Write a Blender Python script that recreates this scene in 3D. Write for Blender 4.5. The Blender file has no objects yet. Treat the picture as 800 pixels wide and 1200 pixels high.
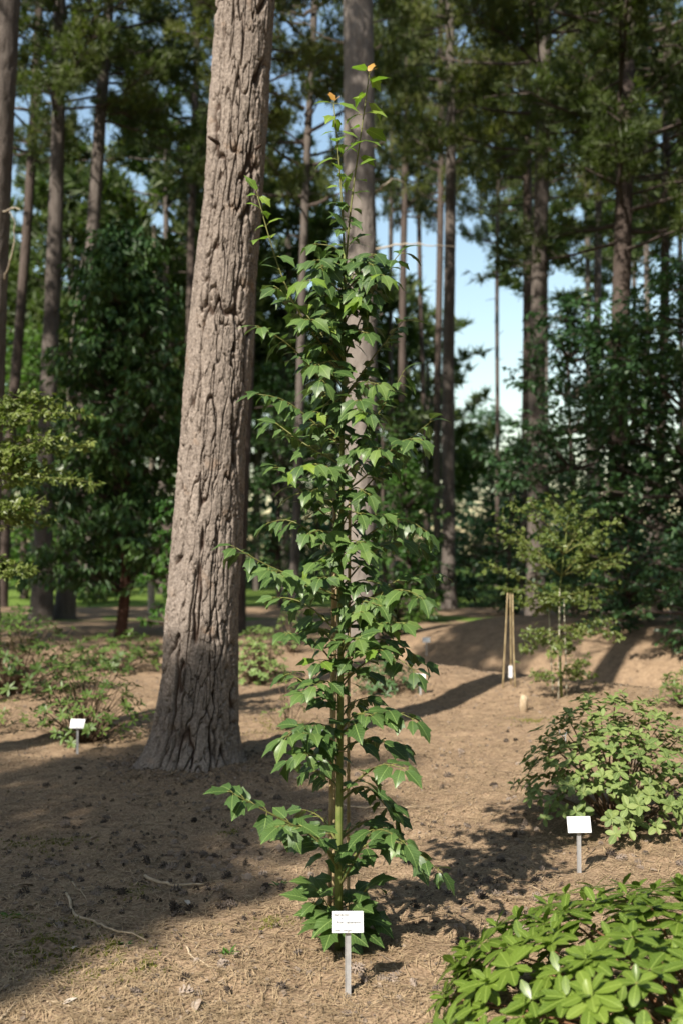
import bpy, math, random
import numpy as np
from mathutils import Vector, Matrix

# ------------------------------------------------------------------ camera
SC = bpy.context.scene
COL = SC.collection
FPX = 1167.0                 # focal length in pixels of the 1200 px tall picture
CAM_H = 1.6
PITCH = math.atan(50.0 / FPX)
cam_d = bpy.data.cameras.new('camera')
cam = bpy.data.objects.new('camera', cam_d)
COL.objects.link(cam)
cam.location = (0, 0, CAM_H)
cam.rotation_euler = (math.pi / 2 + PITCH, 0, 0)
cam_d.sensor_fit = 'VERTICAL'
cam_d.sensor_height = 36.0
cam_d.lens = 36.0 * FPX / 1200.0
cam_d.clip_end = 2000
cam_d.dof.use_dof = True
cam_d.dof.focus_distance = 4.5
cam_d.dof.aperture_fstop = 1.9
SC.camera = cam

# ------------------------------------------------------------------ sky, sun, exposure
SUN_EL = math.radians(42)
SUN_AZ = math.radians(32)    # heading of the light: to the right of the view direction
world = bpy.data.worlds.new('World')
SC.world = world
world.use_nodes = True
wn = world.node_tree
bg = wn.nodes['Background']
sky = wn.nodes.new('ShaderNodeTexSky')
sky.sky_type = 'NISHITA'
sky.sun_disc = False
sky.sun_elevation = SUN_EL
sky.sun_rotation = SUN_AZ + math.pi
sky.air_density = 1.7
sky.dust_density = 1.0
sky.ozone_density = 1.6
wn.links.new(sky.outputs[0], bg.inputs[0])
bg.inputs[1].default_value = 0.105
sun_d = bpy.data.lights.new('sun', 'SUN')
sun_d.energy = 5.0
sun_d.angle = math.radians(0.5)
sun_d.color = (1.0, 0.93, 0.82)
sun = bpy.data.objects.new('sun', sun_d)
COL.objects.link(sun)
LDIR = Vector((math.sin(SUN_AZ) * math.cos(SUN_EL), math.cos(SUN_AZ) * math.cos(SUN_EL), -math.sin(SUN_EL)))
sun.rotation_euler = LDIR.to_track_quat('-Z', 'Y').to_euler()
sun.location = (-6, -8, 14)
SC.view_settings.view_transform = 'Standard'
SC.view_settings.look = 'None'
SC.view_settings.exposure = 0.88
SC.view_settings.gamma = 1.0
SC.view_settings.use_curve_mapping = False
SC.render.engine = 'CYCLES'
SC.cycles.use_denoising = True
SC.cycles.max_bounces = 6
SC.cycles.diffuse_bounces = 3
SC.cycles.glossy_bounces = 2
SC.cycles.transmission_bounces = 4
SC.cycles.sample_clamp_indirect = 4.0

# ------------------------------------------------------------------ helpers
def ss(a, b, x):
    t = np.clip((x - a) / (b - a), 0, 1)
    return t * t * (3 - 2 * t)

def _hash(ix, iy, iz, seed):
    h = (ix.astype(np.int64) * 374761393 + iy.astype(np.int64) * 668265263 + iz.astype(np.int64) * 2147483647 + seed * 1274126177) & 0xFFFFFFFF
    h = ((h ^ (h >> 13)) * 1274126177) & 0xFFFFFFFF
    h = ((h ^ (h >> 16)) * 2246822519) & 0xFFFFFFFF
    h = h ^ (h >> 15)
    return (h & 0xFFFFFF) / float(0xFFFFFF)

def vnoise(x, y, z=None, seed=0):
    x = np.asarray(x, float); y = np.asarray(y, float)
    z = np.zeros_like(x) if z is None else np.asarray(z, float)
    x0, y0, z0 = np.floor(x), np.floor(y), np.floor(z)
    fx, fy, fz = x - x0, y - y0, z - z0
    fx = fx * fx * (3 - 2 * fx); fy = fy * fy * (3 - 2 * fy); fz = fz * fz * (3 - 2 * fz)
    r = 0
    for i in (0, 1):
        for j in (0, 1):
            for k in (0, 1):
                w = (fx if i else 1 - fx) * (fy if j else 1 - fy) * (fz if k else 1 - fz)
                r = r + w * _hash(x0 + i, y0 + j, z0 + k, seed)
    return r * 2 - 1

def fbm(x, y, z=None, seed=0, o=3):
    r = 0; a = 1.0; s = 1.0
    for i in range(o):
        r = r + a * vnoise(x * s, y * s, None if z is None else z * s, seed + i * 17)
        a *= 0.5; s *= 2.07
    return r

def ground_z(x, y, fine=True):
    x = np.asarray(x, float); y = np.asarray(y, float)
    z = 0.05 * vnoise(x * 0.35, y * 0.35, seed=3) + 0.02 * vnoise(x * 1.1, y * 1.1, seed=4)
    z = z * ss(2.0, 6.0, np.hypot(x, y)) 
    # shallow ditch with a mound on the near side and a bank beyond it, to the right
    dx, dy = x - 1.2, y - 16.5
    s = 0.78 * dx + 0.625 * dy
    t = 0.625 * dx - 0.78 * dy
    al = ss(-3.5, -0.5, t) * (1 - ss(9, 14, t))
    z = z + al * (0.16 * np.exp(-((s + 2.0) / 1.3) ** 2) - 0.75 * np.exp(-(s / 0.95) ** 2) + 0.42 * ss(0.8, 3.2, s) * (1 - ss(5, 12, s)))
    # root mound of the big pine
    z = z + 0.07 * np.exp(-((x + 1.1) ** 2 + (y - 7.6) ** 2) / 0.55)
    if fine:
        m = 1 - ss(14, 24, y)
        z = z + m * (0.012 * vnoise(x * 5, y * 5, seed=5) + 0.009 * vnoise(x * 13, y * 13, seed=6) + 0.006 * vnoise(x * 31, y * 31, seed=7))
    return z

_cp, _sp = math.cos(PITCH), math.sin(PITCH)
def at(px, py, d):
    """point of the place seen at photo pixel (px, py), d metres in front of the camera"""
    a = (px - 400) / FPX; b = (600 - py) / FPX
    v = Vector((a, _cp - _sp * b, _sp + _cp * b))
    return Vector((0, 0, CAM_H)) + v * (d / v.y)

def gz(x, y):
    return float(ground_z(np.array([x]), np.array([y]))[0])

_DS = np.concatenate([np.arange(2.5, 15, 0.02), np.arange(15, 90, 0.1)])
def gat(px, py):
    """ground point at photo pixel"""
    a = (px - 400) / FPX; b = (600 - py) / FPX
    vy = _cp - _sp * b; vz = _sp + _cp * b
    X = a / vy * _DS; Z = CAM_H + vz / vy * _DS
    k = int(np.argmax(Z <= ground_z(X, _DS, False) + 0.004)) or len(_DS) - 1
    return Vector((X[k], _DS[k], gz(X[k], _DS[k])))

def gd(px, d):
    p = at(px, 650, d)
    return Vector((p.x, d, gz(p.x, d)))

class MB:
    """collects vertices and faces, then links them as one mesh"""
    def __init__(s): s.v = []; s.f = []; s.m = []; s.uv = []; s.n = 0
    def add(s, V, F, m=0, uv=None):
        V = np.asarray(V, float).reshape(-1, 3); F = np.asarray(F, int)
        s.v.append(V); s.f.append(F + s.n); s.m.append(np.full(len(F), m)); s.n += len(V)
        s.uv.append(np.zeros((len(V), 2)) if uv is None else np.asarray(uv, float))
        return s
    def mesh(s, name, mats, smooth=True):
        me = bpy.data.meshes.new(name)
        V = np.concatenate(s.v); UV = np.concatenate(s.uv)
        loops = np.concatenate([f.ravel() for f in s.f])
        tot = np.concatenate([np.full(len(f), f.shape[1]) for f in s.f])
        start = np.concatenate([[0], np.cumsum(tot)[:-1]])
        me.vertices.add(len(V)); me.vertices.foreach_set('co', V.ravel().astype(np.float32))
        me.loops.add(len(loops)); me.loops.foreach_set('vertex_index', loops.astype(np.int32))
        me.polygons.add(len(tot)); me.polygons.foreach_set('loop_start', start.astype(np.int32))
        me.polygons.foreach_set('material_index', np.concatenate(s.m).astype(np.int32))
        me.polygons.foreach_set('use_smooth', np.full(len(tot), smooth))
        me.update(calc_edges=True)
        uvl = me.uv_layers.new(name='UVMap')
        uvl.data.foreach_set('uv', UV[loops].ravel().astype(np.float32))
        for m in (mats if isinstance(mats, (list, tuple)) else [mats]): me.materials.append(m)
        me.validate(clean_customdata=False)
        return me

def link(name, data, parent=None, loc=None):
    o = bpy.data.objects.new(name, data)
    COL.objects.link(o)
    if parent is not None: o.parent = parent
    if loc is not None: o.location = loc
    return o

def tag(o, label, cat, group=None):
    o['label'] = label; o['category'] = cat
    if group: o['group'] = group
    return o

def thing(name, label, cat, loc=(0, 0, 0), group=None):
    o = link(name, None, None, loc)
    o.empty_display_size = 0.1
    return tag(o, label, cat, group)

def tube(pts, rad, n=6, cap=True):
    P = np.array([tuple(p) for p in pts], float); k = len(P)
    R = np.asarray(rad, float) * np.ones(k)
    T = np.gradient(P, axis=0); T /= np.linalg.norm(T, axis=1)[:, None] + 1e-9
    ref = np.array([1.0, 0.13, 0.0]) if abs(T[0][2]) > 0.6 else np.array([0.0, 0.1, 1.0])
    A = np.cross(T, ref); A /= np.linalg.norm(A, axis=1)[:, None] + 1e-9
    B = np.cross(T, A)
    th = np.arange(n) * 2 * math.pi / n
    V = P[:, None] + R[:, None, None] * (A[:, None] * np.cos(th)[None, :, None] + B[:, None] * np.sin(th)[None, :, None])
    i = np.arange(k - 1)[:, None] * n; j = np.arange(n)[None]; j2 = (j + 1) % n
    F = np.stack([i + j, i + j2, i + n + j2, i + n + j], -1).reshape(-1, 4)
    V = V.reshape(-1, 3)
    if cap and n >= 4:
        V = np.concatenate([V, P[:1], P[-1:]])
        c0, c1 = len(V) - 2, len(V) - 1
        j = np.arange(n); b = (k - 1) * n
        F2 = np.concatenate([np.stack([np.full(n, c0), (j + 1) % n, j, j], -1), np.stack([np.full(n, c1), b + j, b + (j + 1) % n, b + (j + 1) % n], -1)])
        return V, [F, F2[:, :3]]
    return V, [F]

def add_tube(mb, pts, rad, n=6, m=0):
    V, Fs = tube(pts, rad, n)
    base = mb.n
    mb.v.append(V); mb.uv.append(np.zeros((len(V), 2))); mb.n += len(V)
    for F in Fs: mb.f.append(F + base); mb.m.append(np.full(len(F), m))
    return mb

def box_np(x0, x1, y0, y1, z0, z1):
    V = [(x, y, z) for z in (z0, z1) for y in (y0, y1) for x in (x0, x1)]
    F = [(0, 2, 3, 1), (4, 5, 7, 6), (0, 1, 5, 4), (2, 6, 7, 3), (0, 4, 6, 2), (1, 3, 7, 5)]
    return V, F

def nrm(a): return a / (np.linalg.norm(a, axis=-1, keepdims=True) + 1e-9)

def leaves_np(mb, P, D, N, L, W, m=0, fold=0.15, curl=0.15):
    """many small pointed leaves: base P, direction D, normal N"""
    n = len(P); D = nrm(D); S = nrm(np.cross(D, N)); N = nrm(np.cross(S, D))
    L = (np.ones(n) * L)[:, None]; W = (np.ones(n) * W)[:, None]
    b = P; mid = P + D * L * 0.5
    l = mid - S * W * 0.5 + N * W * fold; r = mid + S * W * 0.5 + N * W * fold
    t = P + D * L - N * L * curl
    V = np.stack([b, r, t, l], 1).reshape(-1, 3)
    i = np.arange(n)[:, None] * 4
    F = np.concatenate([i + np.array([[0, 1, 2]]), i + np.array([[0, 2, 3]])])
    mb.add(V, F, m)

def blades_np(mb, P, D, L, W, k, spread, rng, m=0):
    """k thin needles per tuft"""
    n = len(P)
    d = nrm(np.repeat(nrm(D), k, 0) + spread * rng.normal(size=(n * k, 3)))
    p = np.repeat(P, k, 0)
    s = nrm(np.cross(d, rng.normal(size=(n * k, 3))))
    l = L * rng.uniform(0.6, 1.2, (n * k, 1))
    V = np.stack([p - s * W * 0.5, p + s * W * 0.5, p + d * l], 1).reshape(-1, 3)
    F = np.arange(n * k * 3).reshape(-1, 3)
    mb.add(V, F, m)

# ------------------------------------------------------------------ materials
def newmat(name):
    m = bpy.data.materials.new(name); m.use_nodes = True
    nt = m.node_tree
    return m, nt, nt.nodes['Principled BSDF'], nt.nodes['Material Output']

def N(nt, t, **kw):
    n = nt.nodes.new(t)
    for k, v in kw.items():
        if k.startswith('i_'): n.inputs[k[2:].replace('_', ' ')].default_value = v
        else: setattr(n, k, v)
    return n

def ramp(nt, fac, stops):
    r = nt.nodes.new('ShaderNodeValToRGB')
    els = r.color_ramp.elements
    while len(els) < len(stops): els.new(0.5)
    for e, (p, c) in zip(els, stops):
        e.position = p; e.color = (*c, 1)
    nt.links.new(fac, r.inputs[0])
    return r.outputs[0]

def mix(nt, f, a, b, kind='MIX'):
    m = nt.nodes.new('ShaderNodeMix'); m.data_type = 'RGBA'; m.blend_type = kind
    for s, v in ((m.inputs[0], f), (m.inputs[6], a), (m.inputs[7], b)):
        if isinstance(v, (tuple, list)): s.default_value = (*v[:3], 1)
        elif isinstance(v, (int, float)): s.default_value = v
        else: nt.links.new(v, s)
    return m.outputs[2]

def math_n(nt, op, a, b=0.0):
    m = nt.nodes.new('ShaderNodeMath'); m.operation = op
    for s, v in ((m.inputs[0], a), (m.inputs[1], b)):
        if isinstance(v, (int, float)): s.default_value = v
        else: nt.links.new(v, s)
    return m.outputs[0]

def noise(nt, vec, scale, detail=3, rough=0.55):
    n = N(nt, 'ShaderNodeTexNoise'); n.inputs['Scale'].default_value = scale
    n.inputs['Detail'].default_value = detail; n.inputs['Roughness'].default_value = rough
    nt.links.new(vec, n.inputs['Vector'])
    return n.outputs['Fac']

def mat_leaf(name, c1, c2, c3, rough=0.45, trans=0.3, veins=False, vscale=3.0, tcol=None, spec=0.5):
    m, nt, b, out = newmat(name)
    geo = N(nt, 'ShaderNodeNewGeometry')
    inf = N(nt, 'ShaderNodeObjectInfo')
    f = noise(nt, geo.outputs['Position'], vscale, 2)
    f = math_n(nt, 'ADD', f, math_n(nt, 'MULTIPLY', math_n(nt, 'SUBTRACT', inf.outputs['Random'], 0.5), 0.5))
    c = ramp(nt, f, [(0.25, c1), (0.5, c2), (0.78, c3)])
    if veins:
        uv = N(nt, 'ShaderNodeUVMap')
        sep = N(nt, 'ShaderNodeSeparateXYZ'); nt.links.new(uv.outputs[0], sep.inputs[0])
        ax = math_n(nt, 'ABSOLUTE', sep.outputs[0])
        mid = math_n(nt, 'LESS_THAN', ax, 0.012)
        # side veins running forward from the midrib
        w = math_n(nt, 'SUBTRACT', sep.outputs[1], math_n(nt, 'MULTIPLY', ax, 1.1))
        w = math_n(nt, 'FRACT', math_n(nt, 'MULTIPLY', w, 7.0))
        side = math_n(nt, 'LESS_THAN', w, 0.10)
        vv = math_n(nt, 'MAXIMUM', mid, math_n(nt, 'MULTIPLY', side, 0.45))
        lc = tuple(min(1, x * 1.6 + 0.03) for x in c3)
        c = mix(nt, math_n(nt, 'MULTIPLY', vv, 0.7), c, lc)
        bp = N(nt, 'ShaderNodeBump'); bp.inputs['Strength'].default_value = 0.35; bp.inputs['Distance'].default_value = 0.002
        nt.links.new(math_n(nt, 'SUBTRACT', 1.0, vv), bp.inputs['Height'])
        nt.links.new(bp.outputs[0], b.inputs['Normal'])
    nt.links.new(c, b.inputs['Base Color'])
    b.inputs['Roughness'].default_value = rough
    b.inputs['Specular IOR Level'].default_value = spec
    tr = N(nt, 'ShaderNodeBsdfTranslucent')
    tc = mix(nt, 1.0, c, tcol or (1.0, 1.25, 0.5), 'MULTIPLY')
    nt.links.new(tc, tr.inputs[0])
    mx = N(nt, 'ShaderNodeMixShader'); mx.inputs[0].default_value = trans
    nt.links.new(b.outputs[0], mx.inputs[1]); nt.links.new(tr.outputs[0], mx.inputs[2])
    nt.links.new(mx.outputs[0], out.inputs[0])
    return m

def mat_bark(name, c1, c2, c3, sx=14.0, sz=3.0, bump=0.6, dist=0.02, inner=None):
    m, nt, b, out = newmat(name)
    tc = N(nt, 'ShaderNodeTexCoord')
    mp = N(nt, 'ShaderNodeMapping'); mp.inputs['Scale'].default_value = (sx, sx, sz)
    nt.links.new(tc.outputs['Object'], mp.inputs[0])
    f1 = noise(nt, mp.outputs[0], 1.0, 5, 0.6)
    f2 = noise(nt, tc.outputs['Object'], 60.0, 3, 0.6)
    f3 = noise(nt, tc.outputs['Object'], 1.7, 3, 0.5)
    f = math_n(nt, 'ADD', math_n(nt, 'MULTIPLY', f1, 0.6), math_n(nt, 'MULTIPLY', f3, 0.4))
    c = ramp(nt, f, [(0.33, c1), (0.5, c2), (0.68, c3)])
    c = mix(nt, 0.5 if inner else 0.35, c, ramp(nt, f2, [(0.3, tuple(x * 0.5 for x in c1)), (0.7, tuple(min(1, x * 1.25) for x in c3))]))
    if inner:      # red-brown inner bark shows between the grey plates
        uvn = N(nt, 'ShaderNodeUVMap'); sp = N(nt, 'ShaderNodeSeparateXYZ'); nt.links.new(uvn.outputs[0], sp.inputs[0])
        mr = N(nt, 'ShaderNodeMapRange'); nt.links.new(sp.outputs[0], mr.inputs[0]); mr.inputs[1].default_value = 0.15; mr.inputs[2].default_value = 0.6
        c = mix(nt, mr.outputs[0], inner, c)
        o1 = noise(nt, tc.outputs['Object'], 5.0, 4, 0.6)
        c = mix(nt, ramp(nt, o1, [(0.6, (0, 0, 0)), (0.75, (0.4, 0.4, 0.4))]), c, (0.26, 0.15, 0.075))
    nt.links.new(c, b.inputs['Base Color'])
    b.inputs['Roughness'].default_value = 0.9
    b.inputs['Specular IOR Level'].default_value = 0.2
    bp = N(nt, 'ShaderNodeBump'); bp.inputs['Strength'].default_value = bump; bp.inputs['Distance'].default_value = dist
    h = math_n(nt, 'ADD', f1, math_n(nt, 'MULTIPLY', f2, 0.35))
    nt.links.new(h, bp.inputs['Height']); nt.links.new(bp.outputs[0], b.inputs['Normal'])
    return m

def mat_plain(name, c1, c2, scale=30.0, rough=0.7, bump=0.2, dist=0.003, spec=0.3, rnd=0.0):
    m, nt, b, out = newmat(name)
    geo = N(nt, 'ShaderNodeNewGeometry')
    f = noise(nt, geo.outputs['Position'], scale, 3)
    if rnd:
        inf = N(nt, 'ShaderNodeObjectInfo')
        f = math_n(nt, 'ADD', f, math_n(nt, 'MULTIPLY', math_n(nt, 'SUBTRACT', inf.outputs['Random'], 0.5), rnd))
    c = ramp(nt, f, [(0.3, c1), (0.7, c2)])
    nt.links.new(c, b.inputs['Base Color'])
    b.inputs['Roughness'].default_value = rough
    b.inputs['Specular IOR Level'].default_value = spec
    if bump:
        bp = N(nt, 'ShaderNodeBump'); bp.inputs['Strength'].default_value = bump; bp.inputs['Distance'].default_value = dist
        nt.links.new(f, bp.inputs['Height']); nt.links.new(bp.outputs[0], b.inputs['Normal'])
    return m

def mat_ground():
    m, nt, b, out = newmat('needle_soil')
    geo = N(nt, 'ShaderNodeNewGeometry')
    P = geo.outputs['Position']
    f1 = noise(nt, P, 1.3, 4, 0.6)
    f2 = noise(nt, P, 9.0, 4, 0.65)
    f3 = noise(nt, P, 70.0, 3, 0.6)
    c = ramp(nt, f1, [(0.3, (0.14, 0.095, 0.058)), (0.5, (0.26, 0.182, 0.110)), (0.7, (0.35, 0.252, 0.158))])
    c = mix(nt, 0.55, c, ramp(nt, f2, [(0.34, (0.065, 0.045, 0.033)), (0.5, (0.245, 0.170, 0.102)), (0.66, (0.40, 0.295, 0.185))]))
    c = mix(nt, 0.45, c, ramp(nt, f3, [(0.33, (0.05, 0.035, 0.026)), (0.5, (0.26, 0.175, 0.115)), (0.68, (0.48, 0.355, 0.25))]))
    # a lawn far behind on the left, with an uneven edge
    sep = N(nt, 'ShaderNodeSeparateXYZ'); nt.links.new(P, sep.inputs[0])
    yy = math_n(nt, 'ADD', sep.outputs[1], math_n(nt, 'MULTIPLY', math_n(nt, 'SUBTRACT', noise(nt, P, 0.35, 3), 0.5), 9.0))
    g = math_n(nt, 'GREATER_THAN', yy, 30.5)
    g2 = math_n(nt, 'MULTIPLY', math_n(nt, 'GREATER_THAN', yy, 24.2), math_n(nt, 'LESS_THAN', yy, 25.8))
    g = math_n(nt, 'MAXIMUM', g, g2)
    gc = ramp(nt, f2, [(0.3, (0.06, 0.11, 0.02)), (0.7, (0.17, 0.24, 0.05))])
    c = mix(nt, g, c, gc)
    nt.links.new(c, b.inputs['Base Color'])
    b.inputs['Roughness'].default_value = 0.95
    b.inputs['Specular IOR Level'].default_value = 0.1
    bp = N(nt, 'ShaderNodeBump'); bp.inputs['Strength'].default_value = 0.8; bp.inputs['Distance'].default_value = 0.012
    h = math_n(nt, 'ADD', f3, math_n(nt, 'MULTIPLY', f2, 0.8))
    nt.links.new(h, bp.inputs['Height']); nt.links.new(bp.outputs[0], b.inputs['Normal'])
    return m

M = {}
M['ground'] = mat_ground()
M['maple_leaf'] = mat_leaf('maple_leaf', (0.048, 0.095, 0.024), (0.088, 0.152, 0.038), (0.15, 0.22, 0.055), 0.40, 0.26, True, 2.5, tcol=(1.0, 1.15, 0.55), spec=0.5)
M['maple_young'] = mat_leaf('maple_young_leaf', (0.12, 0.20, 0.03), (0.15, 0.25, 0.035), (0.20, 0.28, 0.04), 0.35, 0.35, True)
M['maple_bud'] = mat_leaf('maple_bud', (0.35, 0.16, 0.04), (0.42, 0.22, 0.05), (0.45, 0.28, 0.06), 0.4, 0.3)
M['maple_stem'] = mat_plain('maple_stem', (0.10, 0.14, 0.03), (0.17, 0.19, 0.06), 18, 0.6)
M['maple_twig'] = mat_plain('maple_twig', (0.09, 0.10, 0.03), (0.17, 0.17, 0.05), 30, 0.55)
M['petiole'] = mat_plain('petiole', (0.18, 0.20, 0.05), (0.26, 0.25, 0.07), 40, 0.5, 0)
M['bark_big'] = mat_bark('big_pine_bark', (0.085, 0.068, 0.058), (0.182, 0.146, 0.122), (0.33, 0.278, 0.238), 34, 12, 1.0, 0.010, (0.060, 0.040, 0.030))
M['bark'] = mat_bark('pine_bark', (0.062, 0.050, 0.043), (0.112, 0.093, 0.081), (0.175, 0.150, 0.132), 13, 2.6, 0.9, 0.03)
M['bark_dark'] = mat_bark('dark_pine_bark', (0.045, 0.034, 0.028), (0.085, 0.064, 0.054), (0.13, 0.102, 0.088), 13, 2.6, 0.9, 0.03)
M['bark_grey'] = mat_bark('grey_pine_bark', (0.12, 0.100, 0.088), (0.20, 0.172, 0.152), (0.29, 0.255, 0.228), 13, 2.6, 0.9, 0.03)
M['bark_red'] = mat_bark('red_bark', (0.05, 0.024, 0.017), (0.085, 0.042, 0.03), (0.12, 0.062, 0.044), 16, 2, 0.8, 0.02)
M['bark_pale'] = mat_bark('pale_dead_wood', (0.30, 0.25, 0.19), (0.42, 0.36, 0.28), (0.55, 0.48, 0.38), 20, 3, 0.5, 0.01)
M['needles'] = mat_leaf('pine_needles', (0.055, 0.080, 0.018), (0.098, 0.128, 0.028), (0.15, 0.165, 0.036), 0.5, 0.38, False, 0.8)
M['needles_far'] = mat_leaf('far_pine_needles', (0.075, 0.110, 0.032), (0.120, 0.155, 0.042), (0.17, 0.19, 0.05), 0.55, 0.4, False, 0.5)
M['dark_foliage'] = mat_leaf('dark_conifer_foliage', (0.020, 0.055, 0.012), (0.038, 0.090, 0.020), (0.085, 0.155, 0.032), 0.5, 0.22, False, 1.2)
M['broad_dark'] = mat_leaf('dark_broad_leaves', (0.026, 0.064, 0.024), (0.045, 0.100, 0.036), (0.085, 0.155, 0.050), 0.42, 0.28, False, 1.2)
M['broad_mid'] = mat_leaf('mid_broad_leaves', (0.04, 0.11, 0.02), (0.07, 0.16, 0.028), (0.12, 0.21, 0.04), 0.45, 0.35, False, 1.0)
M['broad_hazed'] = mat_leaf('hazed_far_broad_leaves', (0.075, 0.15, 0.085), (0.12, 0.20, 0.11), (0.16, 0.25, 0.13), 0.55, 0.35, False, 0.6)  # distance haze put into the leaf colour: paler, bluer green
M['yellow_leaf'] = mat_leaf('yellow_green_maple_leaves', (0.11, 0.15, 0.034), (0.165, 0.205, 0.050), (0.23, 0.25, 0.075), 0.45, 0.35, False, 4)
M['rhodo_front'] = mat_leaf('bright_rhododendron_leaf', (0.085, 0.138, 0.018), (0.135, 0.200, 0.028), (0.195, 0.260, 0.045), 0.36, 0.25, True, 4, spec=0.5)
M['rhodo_right'] = mat_leaf('matt_rhododendron_leaf', (0.10, 0.150, 0.042), (0.155, 0.210, 0.060), (0.21, 0.26, 0.085), 0.55, 0.22, True, 3, spec=0.35)
M['rhodo_left'] = mat_leaf('rhododendron_leaves', (0.06, 0.105, 0.02), (0.10, 0.16, 0.03), (0.16, 0.215, 0.048), 0.5, 0.25, False, 3)
M['rhodo_pale'] = mat_leaf('pale_shrub_leaves', (0.12, 0.19, 0.05), (0.16, 0.24, 0.065), (0.21, 0.28, 0.085), 0.55, 0.25, False, 4)
M['shrub_stem'] = mat_plain('shrub_stem', (0.09, 0.06, 0.04), (0.20, 0.14, 0.09), 40, 0.8)
M['red_stem'] = mat_plain('red_stem', (0.13, 0.06, 0.035), (0.20, 0.10, 0.05), 40, 0.6)
M['bamboo'] = mat_plain('bamboo', (0.28, 0.21, 0.11), (0.42, 0.33, 0.19), 14, 0.5, 0.1, spec=0.4)
M['cane_pale'] = mat_plain('pale_cane', (0.34, 0.32, 0.24), (0.48, 0.45, 0.36), 14, 0.5, 0.1)
M['label'] = mat_plain('label_white', (0.66, 0.67, 0.68), (0.70, 0.70, 0.70), 5, 0.45, 0, spec=0.4)
M['ink'] = mat_plain('label_ink', (0.03, 0.03, 0.035), (0.05, 0.05, 0.055), 5, 0.6, 0)
M['metal'] = mat_plain('stake_metal', (0.42, 0.42, 0.43), (0.52, 0.52, 0.53), 60, 0.45, 0.1)
M['metal'].node_tree.nodes['Principled BSDF'].inputs['Metallic'].default_value = 0.5
M['needle_a'] = mat_plain('fallen_needles', (0.19, 0.132, 0.072), (0.47, 0.35, 0.215), 25, 0.7, 0)
M['chip'] = mat_plain('litter_chips', (0.035, 0.026, 0.021), (0.29, 0.225, 0.17), 30, 0.85, 0)
M['cone'] = mat_plain('pine_cone', (0.045, 0.034, 0.027), (0.27, 0.215, 0.175), 90, 0.8, 0, rnd=0.7)
M['moss'] = mat_plain('moss', (0.08, 0.10, 0.012), (0.19, 0.19, 0.028), 35, 0.95, 0)
M['twig'] = mat_plain('dead_twig', (0.30, 0.22, 0.14), (0.50, 0.40, 0.28), 35, 0.8)
M['twig_dark'] = mat_plain('fine_twigs', (0.08, 0.058, 0.042), (0.30, 0.23, 0.165), 6, 0.8, 0)
M['dry_leaf'] = mat_plain('dry_leaf', (0.26, 0.19, 0.14), (0.52, 0.45, 0.38), 30, 0.7, 0, rnd=0.6)

# ------------------------------------------------------------------ ground: one sheet to the horizon
def build_ground():
    def axis(lo, hi, step, far, grow):
        a = list(np.arange(lo, hi, step)); s = step; x = a[-1]
        up = []
        while x < far: s *= grow; x += s; up.append(x)
        return a, up
    xa, xu = axis(-4.4, 4.4, 0.040, 320, 1.14)
    xs = np.array([-v for v in xu[::-1]] + xa + xu)
    ya, yu = axis(2.6, 13.0, 0.036, 600, 1.035)
    yd = []; s = 0.03; y = 2.6
    while y > -60: s *= 1.2; y -= s; yd.append(y)
    ys = np.array(yd[::-1] + ya + yu)
    X, Y = np.meshgrid(xs, ys)
    Z = ground_z(X.ravel(), Y.ravel())
    nx, ny = len(xs), len(ys)
    i = np.arange(ny - 1)[:, None] * nx; j = np.arange(nx - 1)[None]
    F = np.stack([i + j, i + j + 1, i + nx + j + 1, i + nx + j], -1).reshape(-1, 4)
    mb = MB().add(np.stack([X.ravel(), Y.ravel(), Z], -1), F)
    o = link('ground', mb.mesh('ground', M['ground']))
    o['kind'] = 'structure'
build_ground()

# ------------------------------------------------------------------ bark and trunks
def bark(u, v, cw, ch, ncell, seed):
    """height 0..1 of elongated bark plates; u wraps round the trunk"""
    a = u / cw; b = v / ch
    th = u / (cw * ncell) * 2 * math.pi
    cx, cy = np.cos(th) * 2, np.sin(th) * 2
    a = a + 0.42 * vnoise(cx * 2.2, cy * 2.2, v * 3.2, seed) + 0.24 * vnoise(cx * 8, cy * 8, v * 9, seed + 1) + 0.10 * vnoise(cx * 18, cy * 18, v * 26, seed + 12)
    b = b + 0.5 * vnoise(cx * 2.6, cy * 2.6, v * 2.5, seed + 2) + 0.10 * vnoise(cx * 14, cy * 14, v * 18, seed + 3)
    f1 = np.full(a.shape, 9.0); f2 = np.full(a.shape, 9.0); hid = np.zeros(a.shape)
    ia, ib = np.floor(a), np.floor(b)
    for di in (-1, 0, 1):
        for dj in (-1, 0, 1):
            ci, cj = ia + di, ib + dj
            wi = np.mod(ci, ncell)
            rx = _hash(wi, cj, ci * 0, seed + 5); ry = _hash(wi, cj, ci * 0, seed + 6)
            d = np.hypot(ci + 0.15 + 0.7 * rx - a, cj + ry - b)
            hh = _hash(wi, cj, ci * 0, seed + 7)
            new = d < f1
            f2 = np.where(new, f1, np.minimum(f2, d))
            hid = np.where(new, hh, hid)
            f1 = np.where(new, d, f1)
    e = f2 - f1
    return ss(0.012, 0.085, e) * (0.72 + 0.28 * hid), hid

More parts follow.
